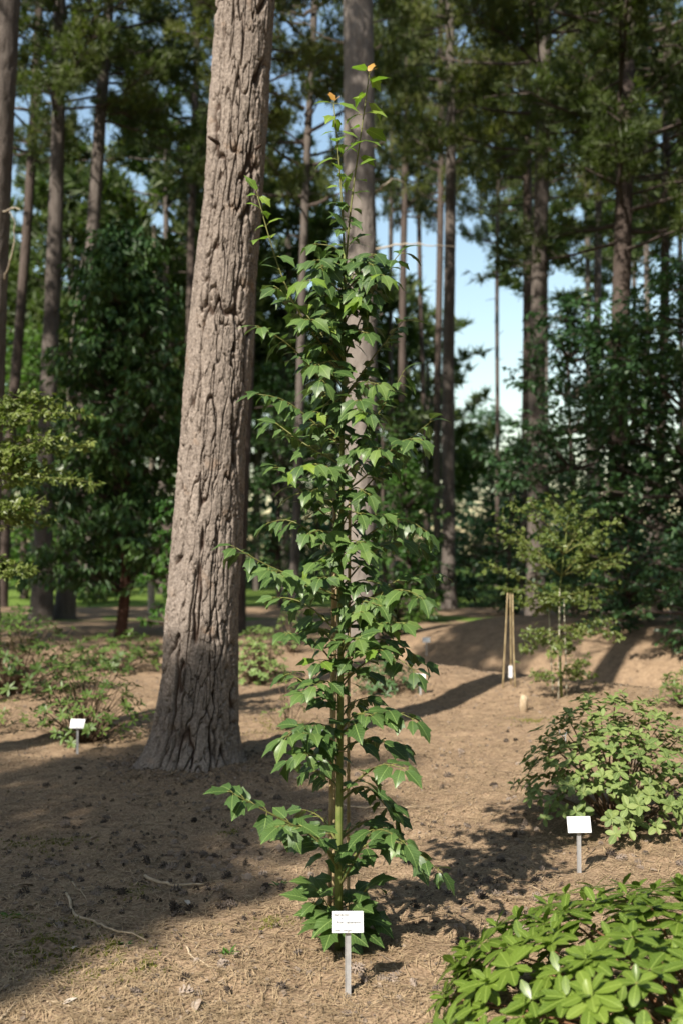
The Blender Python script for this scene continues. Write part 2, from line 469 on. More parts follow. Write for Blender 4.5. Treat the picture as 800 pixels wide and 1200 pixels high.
def trunk_mesh(name, pts, rad, mat, nth, nz, amp, cw=0.075, ch=0.34, seed=1, flare=0.0, fine=0.004):
    """bark-covered trunk along the points (local to pts[0])"""
    P = np.array([tuple(p) for p in pts], float); R = np.asarray(rad, float)
    base = P[0].copy()
    s = np.concatenate([[0], np.cumsum(np.linalg.norm(np.diff(P, axis=0), axis=1))])
    q = np.linspace(0, s[-1], nz) if np.isscalar(nz) else np.asarray(nz)
    C = np.stack([np.interp(q, s, P[:, k]) for k in range(3)], -1)
    for _ in range(2):
        w = max(1, len(q) // 60)
        K = np.ones(2 * w + 1) / (2 * w + 1)
        C2 = np.stack([np.convolve(np.pad(C[:, k], w, mode='reflect', reflect_type='odd'), K, 'valid') for k in range(3)], -1); C = C2
    RR = np.interp(q, s, R)
    th = np.arange(nth) * 2 * math.pi / nth
    if nth > 150: th = th - 0.62 * np.sin(th + math.pi / 2)      # finer towards the path side
    TH, Q = np.meshgrid(th, q); R2 = RR[:, None] * np.ones_like(TH)
    if flare:
        lob = 0.55 + 0.45 * np.cos(3 * TH + 1.2) + 0.3 * np.cos(5 * TH + 0.4)
        R2 = R2 * (1 + flare * np.exp(-Q / 0.16) * lob)
    rm = float(np.mean(R))
    nc = max(6, int(round(2 * math.pi * rm / cw)))
    if amp:
        cw_ = 2 * math.pi * rm / nc
        h, hid = bark((TH / (2 * math.pi) * nc * cw_).ravel(), Q.ravel(), cw_, ch, nc, seed)
        h = h.reshape(TH.shape)
        fx, fy = np.cos(TH) * rm, np.sin(TH) * rm
        fn = vnoise(fx * 45, fy * 45, Q * 14, seed + 9) * fine + vnoise(fx * 110, fy * 110, Q * 60, seed + 10) * fine * 0.7
        if nth > 150:
            jag = 0.14 * vnoise(fx * 22, fy * 22, Q * 8, seed + 52) + 0.05 * vnoise(fx * 60, fy * 60, Q * 30, seed + 53)
            n1 = np.abs(vnoise(fx * 15 + jag, fy * 15 + jag, Q * 1.6, seed + 50) + 0.18 * vnoise(fx * 30, fy * 30, Q * 5, seed + 54))
            n2 = np.abs(vnoise(fx * 34 + jag, fy * 34 - jag, Q * 3.4, seed + 51))
            fu = np.maximum(np.maximum(1 - ss(0.0, 0.125, n1), 0.75 * (1 - ss(0.0, 0.13, n2))), 0.45 * (1 - ss(0.0, 0.3, h)))
            _e, sm = bark((TH / (2 * math.pi) * nc * cw_).ravel(), Q.ravel(), cw_ / 2, 0.075, nc * 2, seed + 60)
            fn = fn + 0.0055 * sm.reshape(TH.shape) - 0.002 * (1 - _e.reshape(TH.shape))
            fn = fn - amp * fu + 0.008 * hid.reshape(TH.shape) + 0.0018 * vnoise(fx * 60, fy * 60, Q * 24, seed + 55) + 0.0012 * vnoise(fx * 90, fy * 90, Q * 90, seed + 56)
            h = 1 - fu
            h0 = np.clip(h, 0, 1)
        big = vnoise(fx * 4, fy * 4, Q * 1.6, seed + 11) * amp * 0.3
        R2 = R2 + ((h - 0.75) * amp if nth <= 150 else 0) + fn + big
    uv = np.stack([h0 if (amp and nth > 150) else np.ones_like(TH), TH], -1).reshape(-1, 2)
    V = np.stack([C[:, 0:1] + R2 * np.cos(TH), C[:, 1:2] + R2 * np.sin(TH), C[:, 2:3] + 0 * TH], -1).reshape(-1, 3) - base
    n = nth; k = len(q)
    i = np.arange(k - 1)[:, None] * n; j = np.arange(n)[None]; j2 = (j + 1) % n
    F = np.stack([i + j, i + j2, i + n + j2, i + n + j], -1).reshape(-1, 4)
    return MB().add(V, F, 0, uv).mesh(name, mat)

# crown shapes shared between pines --------------------------------------
def pine_crown_mesh(seed, H, R, nl, tufts, mats, blade=(0.22, 0.022), k=14):
    rng = np.random.default_rng(seed)
    mb = MB(); P = []; D = []
    for i in range(nl):
        f = (i + rng.uniform(0, 0.9)) / nl
        z = f * H * 0.96
        L = R * (0.55 + 0.6 * math.sin(math.pi * min(1, 0.25 + 0.75 * f)) if f < 0.75 else 1.15 * (1.02 - f) / 0.27 * 0.85) * rng.uniform(0.6, 1.1)
        L = max(L, 0.35)
        az = rng.uniform(0, 2 * math.pi); up = rng.uniform(-0.05, 0.55) + 0.35 * f
        d = np.array([math.cos(az), math.sin(az), 0])
        t = np.linspace(0, 1, 6)
        pts = np.array([0, 0, z]) + d * (t * L)[:, None] + np.array([0, 0, 1]) * (L * up * (t ** 1.4) * 0.7)[:, None]
        pts += rng.normal(0, 0.05, pts.shape) * t[:, None]
        add_tube(mb, pts, np.linspace(0.026, 0.006, 6) * (0.5 + L / R), 4, 1)
        nsub = int(4 + L * 3.0)
        for s in range(nsub):
            u = rng.uniform(0.28, 1.0)
            p0 = np.array([np.interp(u, t, pts[:, c]) for c in range(3)])
            sd = nrm(d * rng.uniform(0.2, 0.9) + np.cross(d, [0, 0, 1]) * rng.choice([-1, 1]) * rng.uniform(0.3, 1.0) + np.array([0, 0, rng.uniform(-0.15, 0.5)]))
            sl = rng.uniform(0.35, 0.95) * (0.6 + 0.4 * L / R)
            p1 = p0 + sd * sl
            add_tube(mb, [p0, (p0 + p1) / 2 + rng.normal(0, 0.03, 3), p1], [0.013, 0.009, 0.005], 3, 1)
            m = tufts
            w = rng.uniform(0.35, 1.05, m)[:, None]
            P.append(p0 + sd * sl * w + rng.normal(0, 0.10, (m, 3)))
            D.append(nrm(sd * 0.7 + rng.normal(0, 0.5, (m, 3)) + np.array([0, 0, 0.45])))
    P = np.concatenate(P); D = np.concatenate(D)
    blades_np(mb, P, D, blade[0], blade[1], k, 0.55, rng)
    return mb, P

CROWNS = []
for i, (sd, H, R, nl, tf) in enumerate([(11, 9.0, 3.0, 56, 10), (12, 8.0, 3.4, 50, 10), (13, 10.0, 2.8, 60, 10)]):
    mb, _ = pine_crown_mesh(sd, H, R, nl, tf, None)
    CROWNS.append((mb.mesh('pine_crown', [M['needles'], M['bark_dark']], False), H, R))
mb, _ = pine_crown_mesh(17, 5.0, 1.9, 62, 15, None, (0.24, 0.03), 10)
CROWNS.append((mb.mesh('pine_crown', [M['needles'], M['bark_dark']], False), 5.0, 1.9))

def pine(label, pb, x_top, wb, wt, H, cz, cv, cs=1.0, crot=0.0, mat='bark', nth=20, amp=0.02, name='pine_tree', group='pines', y_top=0, bend=0.0, dead=(), seed=1):
    """pb: ground point of the trunk; x_top: photo x where it leaves the top of the picture; widths in metres"""
    d = pb.y
    t = at(x_top, y_top, d)
    p0 = Vector((pb.x, pb.y, pb.z - 0.12))
    dirv = (t - p0); dirv = dirv / dirv.z
    rng = random.Random(seed * 7 + 3)
    n = 14; pts = []; rad = []
    ph = rng.uniform(0, 6)
    for i in range(n):
        f = i / (n - 1)
        z = f * H
        q = p0 + dirv * z + Vector((math.sin(f * 7 + ph), math.cos(f * 5 + ph), 0)) * 0.05 * min(1, f * 3) * (1 + bend)
        pts.append(q)
        zt = max(0.5, t.z - p0.z)
        r = 0.5 * (wb + (wt - wb) * min(1.0, z / zt)) if z < zt else 0.5 * wt * max(0.12, 1 - (z - zt) / max(1.0, H - zt))
        if i == 0: r *= 1.25
        rad.append(max(r, 0.02))
    root = thing(name, label, 'tree', pts[0], group)
    nz = int(max(60, H * (14 if nth >= 40 else 6)))
    me = trunk_mesh('trunk', pts, rad, M[mat], nth, nz, amp, 0.10, 0.4, seed, 0.25, 0.004)
    link('trunk', me, root)
    if cv is not None:
        me, ch, cr = CROWNS[cv]
        f = min(0.98, cz / H) * (n - 1); k = int(f); a = pts[k].lerp(pts[min(n - 1, k + 1)], f - k)
        c = link('crown', me, root, a - pts[0])
        c.scale = (cs, cs, (H - cz + 0.8) / ch)
        c.rotation_euler = (0, 0, crot)
    # whorls of dead branch stubs
    zz = rng.uniform(1.5, 2.5)
    while zz < min(cz, 16):
        f = zz / H * (n - 1); k = int(f); a = pts[k].lerp(pts[min(n - 1, k + 1)], f - k); r = rad[k]
        if rng.random() < 0.8:
            az = rng.uniform(0, 6.28); L = rng.choice([0.12, 0.2, 0.3, 0.9]) * rng.uniform(0.7, 1.2)
            dv = Vector((math.cos(az), math.sin(az), rng.uniform(-0.1, 0.35)))
            b0 = a + dv * r * 0.7 - pts[0]; b1 = b0 + dv * (L + r * 0.4)
            mb = MB(); add_tube(mb, [b0, (b0 + b1) / 2 + Vector((0, 0, 0.02)), b1], [0.022, 0.016, 0.008], 5)
            link('branch_stub', mb.mesh('branch_stub', M[mat]), root)
        zz += rng.uniform(0.6, 1.4)
    for (ax, ay, pl) in dead:
        mb = MB()
        q = [at(*p) for p in [(ax, ay, d)] + list(pl)]
        A_ = np.array([tuple(v - pts[0]) for v in q]); u = np.linspace(0, len(A_) - 1, 16)
        q = np.stack([np.interp(u, np.arange(len(A_)), A_[:, k]) for k in range(3)], -1)
        for _ in range(3): q[1:-1] = 0.25 * q[:-2] + 0.5 * q[1:-1] + 0.25 * q[2:]
        q[1:-1] += np.random.default_rng(seed).normal(0, 0.008, q[1:-1].shape)
        add_tube(mb, q, np.linspace(0.011 if d < 15 else 0.022, 0.005, len(q)), 6)
        link('dead_branch', mb.mesh('dead_branch', M['bark_pale' if d < 20 else 'bark_dark']), root)
    return root

def W(px, d): return px * d / FPX

# --- the big pine in front -----------------------------------------------
def big_pine():
    d = 7.62
    rows = [(222, 908, 124), (226, 880, 106), (229, 850, 97), (233, 800, 88), (239, 700, 81), (244.5, 600, 77), (258, 400, 74), (276, 200, 68), (288, 0, 69), (297, -150, 66)]
    pts = [at(x, y, d) for x, y, w in rows]
    rad = [w * d / FPX / 2 for x, y, w in rows]
    zb = gz(pts[0].x, d)
    pts[0].z = zb - 0.10
    # the rest of the stem above the picture
    dv = (pts[-1] - pts[-3]); dv = dv / dv.z
    top = pts[-1].copy()
    H = 17.0
    for k in range(1, 7):
        z = top.z + (H - top.z) * k / 6
        q = top + dv * (z - top.z) * (1 - 0.06 * k); q.z = z
        pts.append(q); rad.append(rad[9] * (1 - k / 6.6))
    s = np.concatenate([[0], np.cumsum([(b - a).length for a, b in zip(pts[:-1], pts[1:])])])
    q = np.concatenate([np.linspace(0, 6.4, 780), np.linspace(6.7, s[-1], 60)])
    root = thing('pine_tree', 'thick leaning pine with deeply furrowed sunlit bark in front, beside the staked maple', 'tree', pts[0], 'pines')
    me = trunk_mesh('trunk', pts, rad, M['bark_big'], 270, q, 0.040, 0.060, 0.30, 5, 0.28, 0.0018)
    link('trunk', me, root)
    me, ch, cr = CROWNS[1]
    a = at(330, -900, d) 
    i = max(k for k in range(len(pts)) if pts[k].z < 10.0)
    c = link('crown', me, root, pts[i] - pts[0]); c.scale = (1, 1, (H + 0.8 - pts[i].z) / ch); c.rotation_euler = (0, 0, 1.0)
    for (p, L, az, r) in [((256, 168, d - 0.2), 0.10, 4.0, 0.018), ((300, 175, d - 0.2), 0.07, 5.4, 0.014), ((236, 560, d - 0.2), 0.06, 4.2, 0.016)]:
        b0 = at(*p) - pts[0]; dvv = Vector((math.cos(az), math.sin(az), 0.2))
        mb = MB(); add_tube(mb, [b0, b0 + dvv * L * 0.6, b0 + dvv * L], [r, r * 0.8, r * 0.5], 6)
        link('branch_stub', mb.mesh('branch_stub', M['bark_big']), root)
big_pine()

G = 'pines'
P_ = pine
P_('slender straight pine at the left picture edge with dead twigs on its stem', gd(-22, 13), 6, W(40, 13), W(34, 13), 20.5, 15.0, 0, 0.8, 0.3, 'bark', 40, 0.022, dead=[(2, 250, [(10, 246, 12.7), (17, 243, 12.5), (24, 246, 12.4)]), (4, 330, [(9, 318, 12.75), (14, 300, 12.6), (19, 275, 12.5), (17, 256, 12.4), (11, 248, 12.4)])], seed=2)
P_('tall pine behind the yellow-green maple twigs, its foot left of another pine', gd(50, 24.5), 70, W(23, 24.5), W(14, 24.5), 22, 12.5, 0, 1.0, 1.1, 'bark', 32, 0.022, seed=3)
P_('pine leaning right whose stem rises behind the dark dense conifer', gd(76, 25.2), 131, W(21, 25.2), W(12, 25.2), 22, 12.8, 2, 1.0, 2.0, 'bark', 28, 0.02, seed=4)
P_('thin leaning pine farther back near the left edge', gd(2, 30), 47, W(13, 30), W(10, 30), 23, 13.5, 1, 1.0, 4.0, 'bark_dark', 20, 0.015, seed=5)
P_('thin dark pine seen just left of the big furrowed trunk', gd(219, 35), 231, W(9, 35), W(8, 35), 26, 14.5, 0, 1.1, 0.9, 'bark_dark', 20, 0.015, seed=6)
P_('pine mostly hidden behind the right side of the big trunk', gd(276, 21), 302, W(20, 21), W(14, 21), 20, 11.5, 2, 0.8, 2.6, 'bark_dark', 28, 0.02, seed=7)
P_('slim brown pine between the big trunk and the second thick pine', gd(343, 27), 368, W(11, 27), W(8, 27), 22, 11.0, 1, 0.8, 3.3, 'bark', 22, 0.018, seed=8)
P_('second thick pine with grey bark standing right behind the staked maple', gd(420, 18.9), 422, W(39, 18.9), W(35, 18.9), 22, 13.5, 1, 1.0, 5.0, 'bark_grey', 64, 0.03,
   dead=[(405, 50, [(380, 45, 18.5), (352, 22, 18.2), (328, 14, 18.0)]), (436, 226, [(452, 216, 18.4), (462, 208, 18.3), (472, 214, 18.2)]), (436, 292, [(470, 286, 18.2), (500, 287, 18.0), (533, 289, 17.9)]), (437, 172, [(446, 168, 18.3), (455, 163, 18.2)])], seed=9)
P_('far pale thin pine just right of the thick grey pine', gd(459, 45), 457, W(6, 45), W(5, 45), 27, 17, 0, 0.55, 0.5, 'bark', 14, 0, seed=10)
P_('far dark pine second in the cluster of thin stems right of the maple', gd(469, 39), 476, W(9, 39), W(7, 39), 25, 15.0, 2, 0.6, 1.7, 'bark_dark', 16, 0, seed=11)
P_('far thin crooked pine third in the cluster of thin stems', gd(500, 45), 486, W(6, 45), W(5, 45), 27, 17.5, 1, 0.5, 2.9, 'bark_dark', 14, 0, seed=12)
P_('far dark pine close left of the straight sunlit pine', gd(511, 38), 516, W(9, 38), W(7, 38), 25, 15.0, 0, 0.6, 4.2, 'bark_dark', 16, 0, seed=13)
P_('straight pine with warm brown sunlit stem standing clear right of the maple', gd(525, 30), 526, W(16, 30), W(11, 30), 23, 13.5, 2, 1.0, 0.2, 'bark', 28, 0.02, seed=14)
P_('very thin far pine standing alone against the pale sky gap', gd(581, 50), 584, W(5, 50), W(4, 50), 27, 17.0, 1, 0.75, 3.9, 'bark_dark', 12, 0, seed=15)
P_('pine half hidden directly behind the stem above the yellow-green maple', gd(614, 33), 619, W(13, 33), W(10, 33), 24, 13.5, 0, 0.85, 5.5, 'bark_dark', 20, 0.018, seed=16)
P_('tall pine rising behind the small yellow-green maple on the right', gd(626, 24), 636, W(21, 24), W(16, 24), 20, 11.5, 1, 0.85, 2.2, 'bark', 36, 0.022,
   dead=[(634, 160, [(612, 160, 23.5), (590, 140, 23), (575, 118, 22.6)]), (636, 165, [(660, 160, 23.4), (690, 135, 22.8)]), (636, 158, [(655, 130, 23.5), (680, 100, 23), (694, 92, 22.6)])], seed=17)
P_('thin pale far pine between two darker pines on the right', gd(698, 36), 700, W(10, 36), W(8, 36), 25, 14.5, 2, 0.8, 0.7, 'bark', 16, 0, seed=18)
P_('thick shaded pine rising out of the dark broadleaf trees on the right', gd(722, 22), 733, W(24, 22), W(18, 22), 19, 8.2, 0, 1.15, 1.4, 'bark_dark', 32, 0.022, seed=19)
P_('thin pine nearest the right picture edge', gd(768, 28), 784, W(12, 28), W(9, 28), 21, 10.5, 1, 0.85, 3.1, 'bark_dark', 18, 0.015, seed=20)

# unseen pines that shade this clearing; some added to cut sky light
for k, (x, y, H, cz, cv, cs, rot) in enumerate([(-7.9, -3.3, 11.1, 7.3, 3, 0.85, 0.4), (-8.7, -6.3, 11.6, 8.6, 3, 0.5, 1.0), (-5.6, 4.3, 16.5, 12.0, 3, 0.6, 3.0), (-11.0, 9.5, 17, 8.0, 1, 1.0, 0.1), (-15.5, 14.0, 18, 8.0, 0, 1.0, 1.9), (-9.6, 15.5, 17, 8.5, 1, 0.95, 0.6), (-13.0, 21.0, 19, 9.0, 2, 1.1, 3.0), (4.8, -1.5, 18, 8.0, 1, 1.15, 2.2), (7.8, 4.0, 18, 8.0, 0, 1.2, 0.9), (7.2, 9.8, 17.5, 8.5, 1, 1.0, 3.4), (1.6, -4.8, 18, 8.5, 0, 1.2, 5.2), (9.5, 14.5, 18, 9.0, 0, 1.1, 2.9), (13.5, 20.0, 19, 9.0, 1, 1.1, 0.8)]):
    lab = ['pine behind the camera whose crown shades the ground by the big trunk', 'smallest pine behind the camera', 'tall pine left of the camera level with the maple', 'pine beyond the left picture edge nearest the camera', 'pine beyond the left picture edge farther back', 'pine just outside the left picture edge behind the yellow-green maple', 'pine outside the left picture edge deepest in the wood',
           'added pine just behind the camera on its right, cutting sky light', 'added pine beyond the right picture edge level with the maple, cutting sky light', 'added pine beyond the right picture edge level with the big trunk, cutting sky light', 'added pine behind the camera in line with the maple, cutting sky light', 'pine beyond the right picture edge nearest the camera', 'pine beyond the right picture edge farther back'][k]
    pb = Vector((x, y, gz(x, y)))
    root = thing('pine_tree', lab, 'tree', pb, G)
    pts = [pb + Vector((0, 0, -0.1)), pb + Vector((0.1, 0, H * 0.5)), pb + Vector((0.1, 0.1, H))]
    link('trunk', trunk_mesh('trunk', pts, [0.24, 0.16, 0.03], M['bark'], 18, 60, 0.02, 0.1, 0.4, 30 + k), root)
    me, ch, cr = CROWNS[cv]
    c = link('crown', me, root, (0.1, 0.05, cz)); c.scale = (cs, cs, (H - cz + 0.6) / ch); c.rotation_euler = (0, 0, rot)

# pale dead stem
def snag():
    p = gd(178, 28); t = at(181, 268, 28)
    root = thing('dead_tree', 'pale broken dead tree stem standing above the dark conifer', 'tree', p)
    link('trunk', trunk_mesh('trunk', [p + Vector((0, 0, -0.1)), p.lerp(t, 0.5), t], [0.10, 0.085, 0.06], M['bark_pale'], 16, 60, 0.012, 0.08, 0.4, 44), root)
    a = p.lerp(t, 0.86) - p
    mb = MB(); add_tube(mb, [a, a + Vector((0.1, -0.1, 0.15)), a + Vector((0.2, -0.15, 0.18))], [0.025, 0.018, 0.008], 5)
    link('branch_stub', mb.mesh('branch_stub', M['bark_pale']), root)
snag()

# leaning dead limb on the left, behind the pines
def leaning_limb():
    a = gd(58, 26.5); b = at(98, 292, 26.5)
    pts = [a, a.lerp(b, 0.35) + Vector((0.15, 0, 0)), a.lerp(b, 0.7) + Vector((-0.1, 0, 0)), b]
    mb = MB(); add_tube(mb, pts, [0.06, 0.05, 0.035, 0.02], 7)
    o = link('dead_limb', mb.mesh('dead_limb', M['bark_pale']))
    tag(o, 'long pale dead limb leaning between the left pines', 'branch')
leaning_limb()

# ------------------------------------------------------------------ broadleaf trees and bushes
def foliage(seed, centres, radii, per, L, Wd, mat, wood=None, trunk=None, droop=0.4, flat=0.6, limbs=True, clump=0.5):
    """leaves gathered in twig sprays through the volume; returns an MB (slot 0 leaves, slot 1 wood)"""
    rng = np.random.default_rng(seed); mb = MB()
    for c, r, n in zip(centres, radii, per):
        c = np.asarray(c, float)
        ns = max(3, n // 9)
        u = nrm(rng.normal(size=(ns, 3))) * (rng.uniform(0.15, 1, (ns, 1)) ** 0.5)
        sp = c + u * np.array([r, r, r * flat])
        out = nrm(sp - c + np.array([0, 0, 0.1])) ; out[:, 2] *= 0.4; out = nrm(out)
        k = 9
        tt = np.tile(np.linspace(-0.5, 0.6, k), ns)[:, None]
        P = np.repeat(sp, k, 0) + np.repeat(out, k, 0) * tt * r * clump + rng.normal(0, 0.05 * r, (ns * k, 3))
        side = np.cross(np.repeat(out, k, 0), [0, 0, 1]) * rng.choice([-1, 1], (ns * k, 1))
        D = np.repeat(out, k, 0) * 0.6 + side * 0.8 + rng.normal(0, 0.3, (ns * k, 3)) - np.array([0, 0, droop])
        Nn = np.array([0, 0, 1.0]) + rng.normal(0, 0.35, (ns * k, 3))
        sc = rng.uniform(0.65, 1.2, ns * k)
        leaves_np(mb, P, D, Nn, L * sc, Wd * sc)
        if limbs and trunk is not None:
            i = int(np.argmin([abs(p[2] - (c[2] - r * 0.6)) for p in trunk]))
            a = np.asarray(trunk[i]); mid = (a + c) / 2 + np.array([0, 0, -0.05 * r])
            add_tube(mb, [a, mid, c], [0.03 + 0.012 * r, 0.02 + 0.006 * r, 0.010], 4, 1)
            for q in sp[:: max(1, ns // 5)]: add_tube(mb, [c, (c + q) / 2 + rng.normal(0, 0.03, 3), q], [0.010, 0.007, 0.004], 3, 1)
    return mb

def broad_tree(name, label, base, H, R, ncl, per, L, Wd, mat, seed, z0=0.15, rt=0.10, bark='bark_dark', prof='round', cat='tree', group=None, droop=0.4, flat=0.6, clump=0.5, r_cl=0.34):
    rng = np.random.default_rng(seed)
    root = thing(name, label, cat, base, group)
    tr = [np.array([0, 0, -0.1])] + [np.array([0.05 * H * 0.3 * math.sin(2.2 * f + seed), 0.04 * H * 0.3 * math.cos(3 * f + seed), f * H * 0.93]) for f in np.linspace(0.12, 1, 8)]
    link('trunk', trunk_mesh('trunk', tr, np.linspace(rt, rt * 0.15, len(tr)), M[bark], 12, 40, 0.008, 0.06, 0.3, seed, 0.2, 0.002), root).location = (0, 0, tr[0][2])
    C = []; RR = []; n = []
    for i in range(ncl):
        f = (i + rng.uniform(0, 1)) / ncl
        z = H * (z0 + (1 - z0) * f)
        if prof == 'cone': rr = R * (1.05 - f) * (0.75 + 0.25 * math.sin(f * 20))
        elif prof == 'column': rr = R * (1 - f ** 3) 
        else: rr = R * math.sqrt(max(0.05, 1 - (2 * f - 0.9) ** 2))
        a = rng.uniform(0, 6.28); q = rr * rng.uniform(0.25, 0.95)
        C.append((q * math.cos(a), q * math.sin(a), z)); RR.append(R * r_cl * rng.uniform(0.7, 1.2)); n.append(int(per * rng.uniform(0.7, 1.2)))
    mb = foliage(seed, C, RR, n, L, Wd, mat, trunk=tr, droop=droop, flat=flat, clump=clump)
    link('crown', mb.mesh('crown', [M[mat], M['bark_dark']], False), root)
    return root

broad_tree('dense_conifer', 'dense dark green conifer with drooping sprays and red-brown foot', gd(142, 19.6), 7.9, 1.75, 170, 125, 0.20, 0.075, 'dark_foliage', 101, 0.14, 0.12, 'bark_red', 'column', droop=0.9, r_cl=0.36)
broad_tree('broadleaf_sapling', 'small bright green sapling tucked behind the left side of the big trunk', gd(196, 15.0), 2.4, 0.36, 26, 50, 0.10, 0.05, 'broad_mid', 102, 0.25, 0.02, 'bark_dark', 'column', droop=0.8)
broad_tree('broadleaf_tree', 'dark broadleaf tree right of the tall pine behind the yellow-green maple', gd(672, 21), 6.6, 1.8, 70, 130, 0.16, 0.08, 'broad_dark', 103, 0.06, 0.09, group='dark broadleaf trees on the right')
broad_tree('broadleaf_tree', 'dark broadleaf tree with the thick shaded pine rising from it', gd(735, 19), 5.8, 1.8, 70, 130, 0.16, 0.08, 'broad_dark', 104, 0.06, 0.09, group='dark broadleaf trees on the right')
broad_tree('broadleaf_tree', 'dark broadleaf tree filling the right picture edge', gd(815, 17.5), 6.3, 2.0, 76, 130, 0.16, 0.08, 'broad_dark', 105, 0.06, 0.09, group='dark broadleaf trees on the right')
broad_tree('broadleaf_tree', 'dark rounded tree just left of the tall pine behind the yellow-green maple', gd(596, 27), 4.6, 1.5, 44, 110, 0.14, 0.07, 'broad_dark', 106, 0.04, 0.08, group='dark broadleaf trees on the right')
broad_tree('broadleaf_tree', 'hazy pale green rounded tree far back in the sky gap', gd(574, 62), 10.5, 3.2, 60, 150, 0.30, 0.17, 'broad_hazed', 107, 0.10, 0.2)
broad_tree('broadleaf_tree', 'hazy far green tree right of the sky gap', gd(640, 66), 9.5, 3.6, 60, 150, 0.30, 0.17, 'broad_hazed', 108, 0.08, 0.2)
broad_tree('broadleaf_tree', 'bright green bushy tree behind the right side of the maple', gd(478, 23.5), 3.9, 1.0, 46, 110, 0.12, 0.06, 'broad_mid', 109, 0.05, 0.06, prof='column')
broad_tree('broadleaf_tree', 'dark green bushy tree behind the thick grey pine', gd(452, 27.5), 6.3, 1.3, 46, 110, 0.14, 0.07, 'dark_foliage', 110, 0.05, 0.08, prof='column')
broad_tree('broadleaf_tree', 'dark evergreen tree filling the gap right of the big trunk', gd(330, 30), 7.2, 2.0, 66, 120, 0.16, 0.07, 'dark_foliage', 111, 0.12, 0.1, prof='column')
broad_tree('broadleaf_tree', 'green broadleaf tree behind the left pines', gd(30, 36), 9.5, 3.0, 66, 130, 0.20, 0.10, 'broad_mid', 112, 0.08, 0.15)
broad_tree('broadleaf_tree', 'sunlit green broadleaf tree far behind the dark conifer', gd(205, 44), 13.0, 3.4, 80, 150, 0.24, 0.13, 'broad_mid', 113, 0.10, 0.18)
broad_tree('broadleaf_tree', 'tall green tree far left behind the thin leaning pine', gd(90, 47), 14.0, 3.6, 80, 150, 0.24, 0.13, 'broad_mid', 114, 0.10, 0.18)
broad_tree('low_bush', 'dark low bush under the right-hand trees behind the ditch', gd(735, 16.6), 1.5, 1.1, 30, 110, 0.10, 0.055, 'broad_dark', 115, 0.05, 0.03, cat='bush', group='dark bushes along the ditch')
broad_tree('low_bush', 'dark low bush at the foot of the straight sunlit pine', gd(556, 31), 2.2, 1.6, 30, 110, 0.14, 0.07, 'broad_dark', 116, 0.05, 0.03, cat='bush', group='dark bushes along the ditch')
broad_tree('low_bush', 'dark low bush at the right picture edge behind the ditch', gd(812, 14.6), 1.7, 1.0, 30, 110, 0.10, 0.055, 'broad_dark', 117, 0.05, 0.03, cat='bush', group='dark bushes along the ditch')
broad_tree('low_bush', 'bright green low bush at the foot of the thick grey pine', gd(466, 20), 1.0, 0.65, 24, 90, 0.09, 0.05, 'broad_mid', 118, 0.08, 0.03, cat='bush')
broad_tree('low_bush', 'small green bush in the far sunny strip left of the dark conifer', gd(110, 33), 1.0, 1.1, 16, 80, 0.12, 0.06, 'broad_mid', 119, 0.08, 0.03, cat='bush')

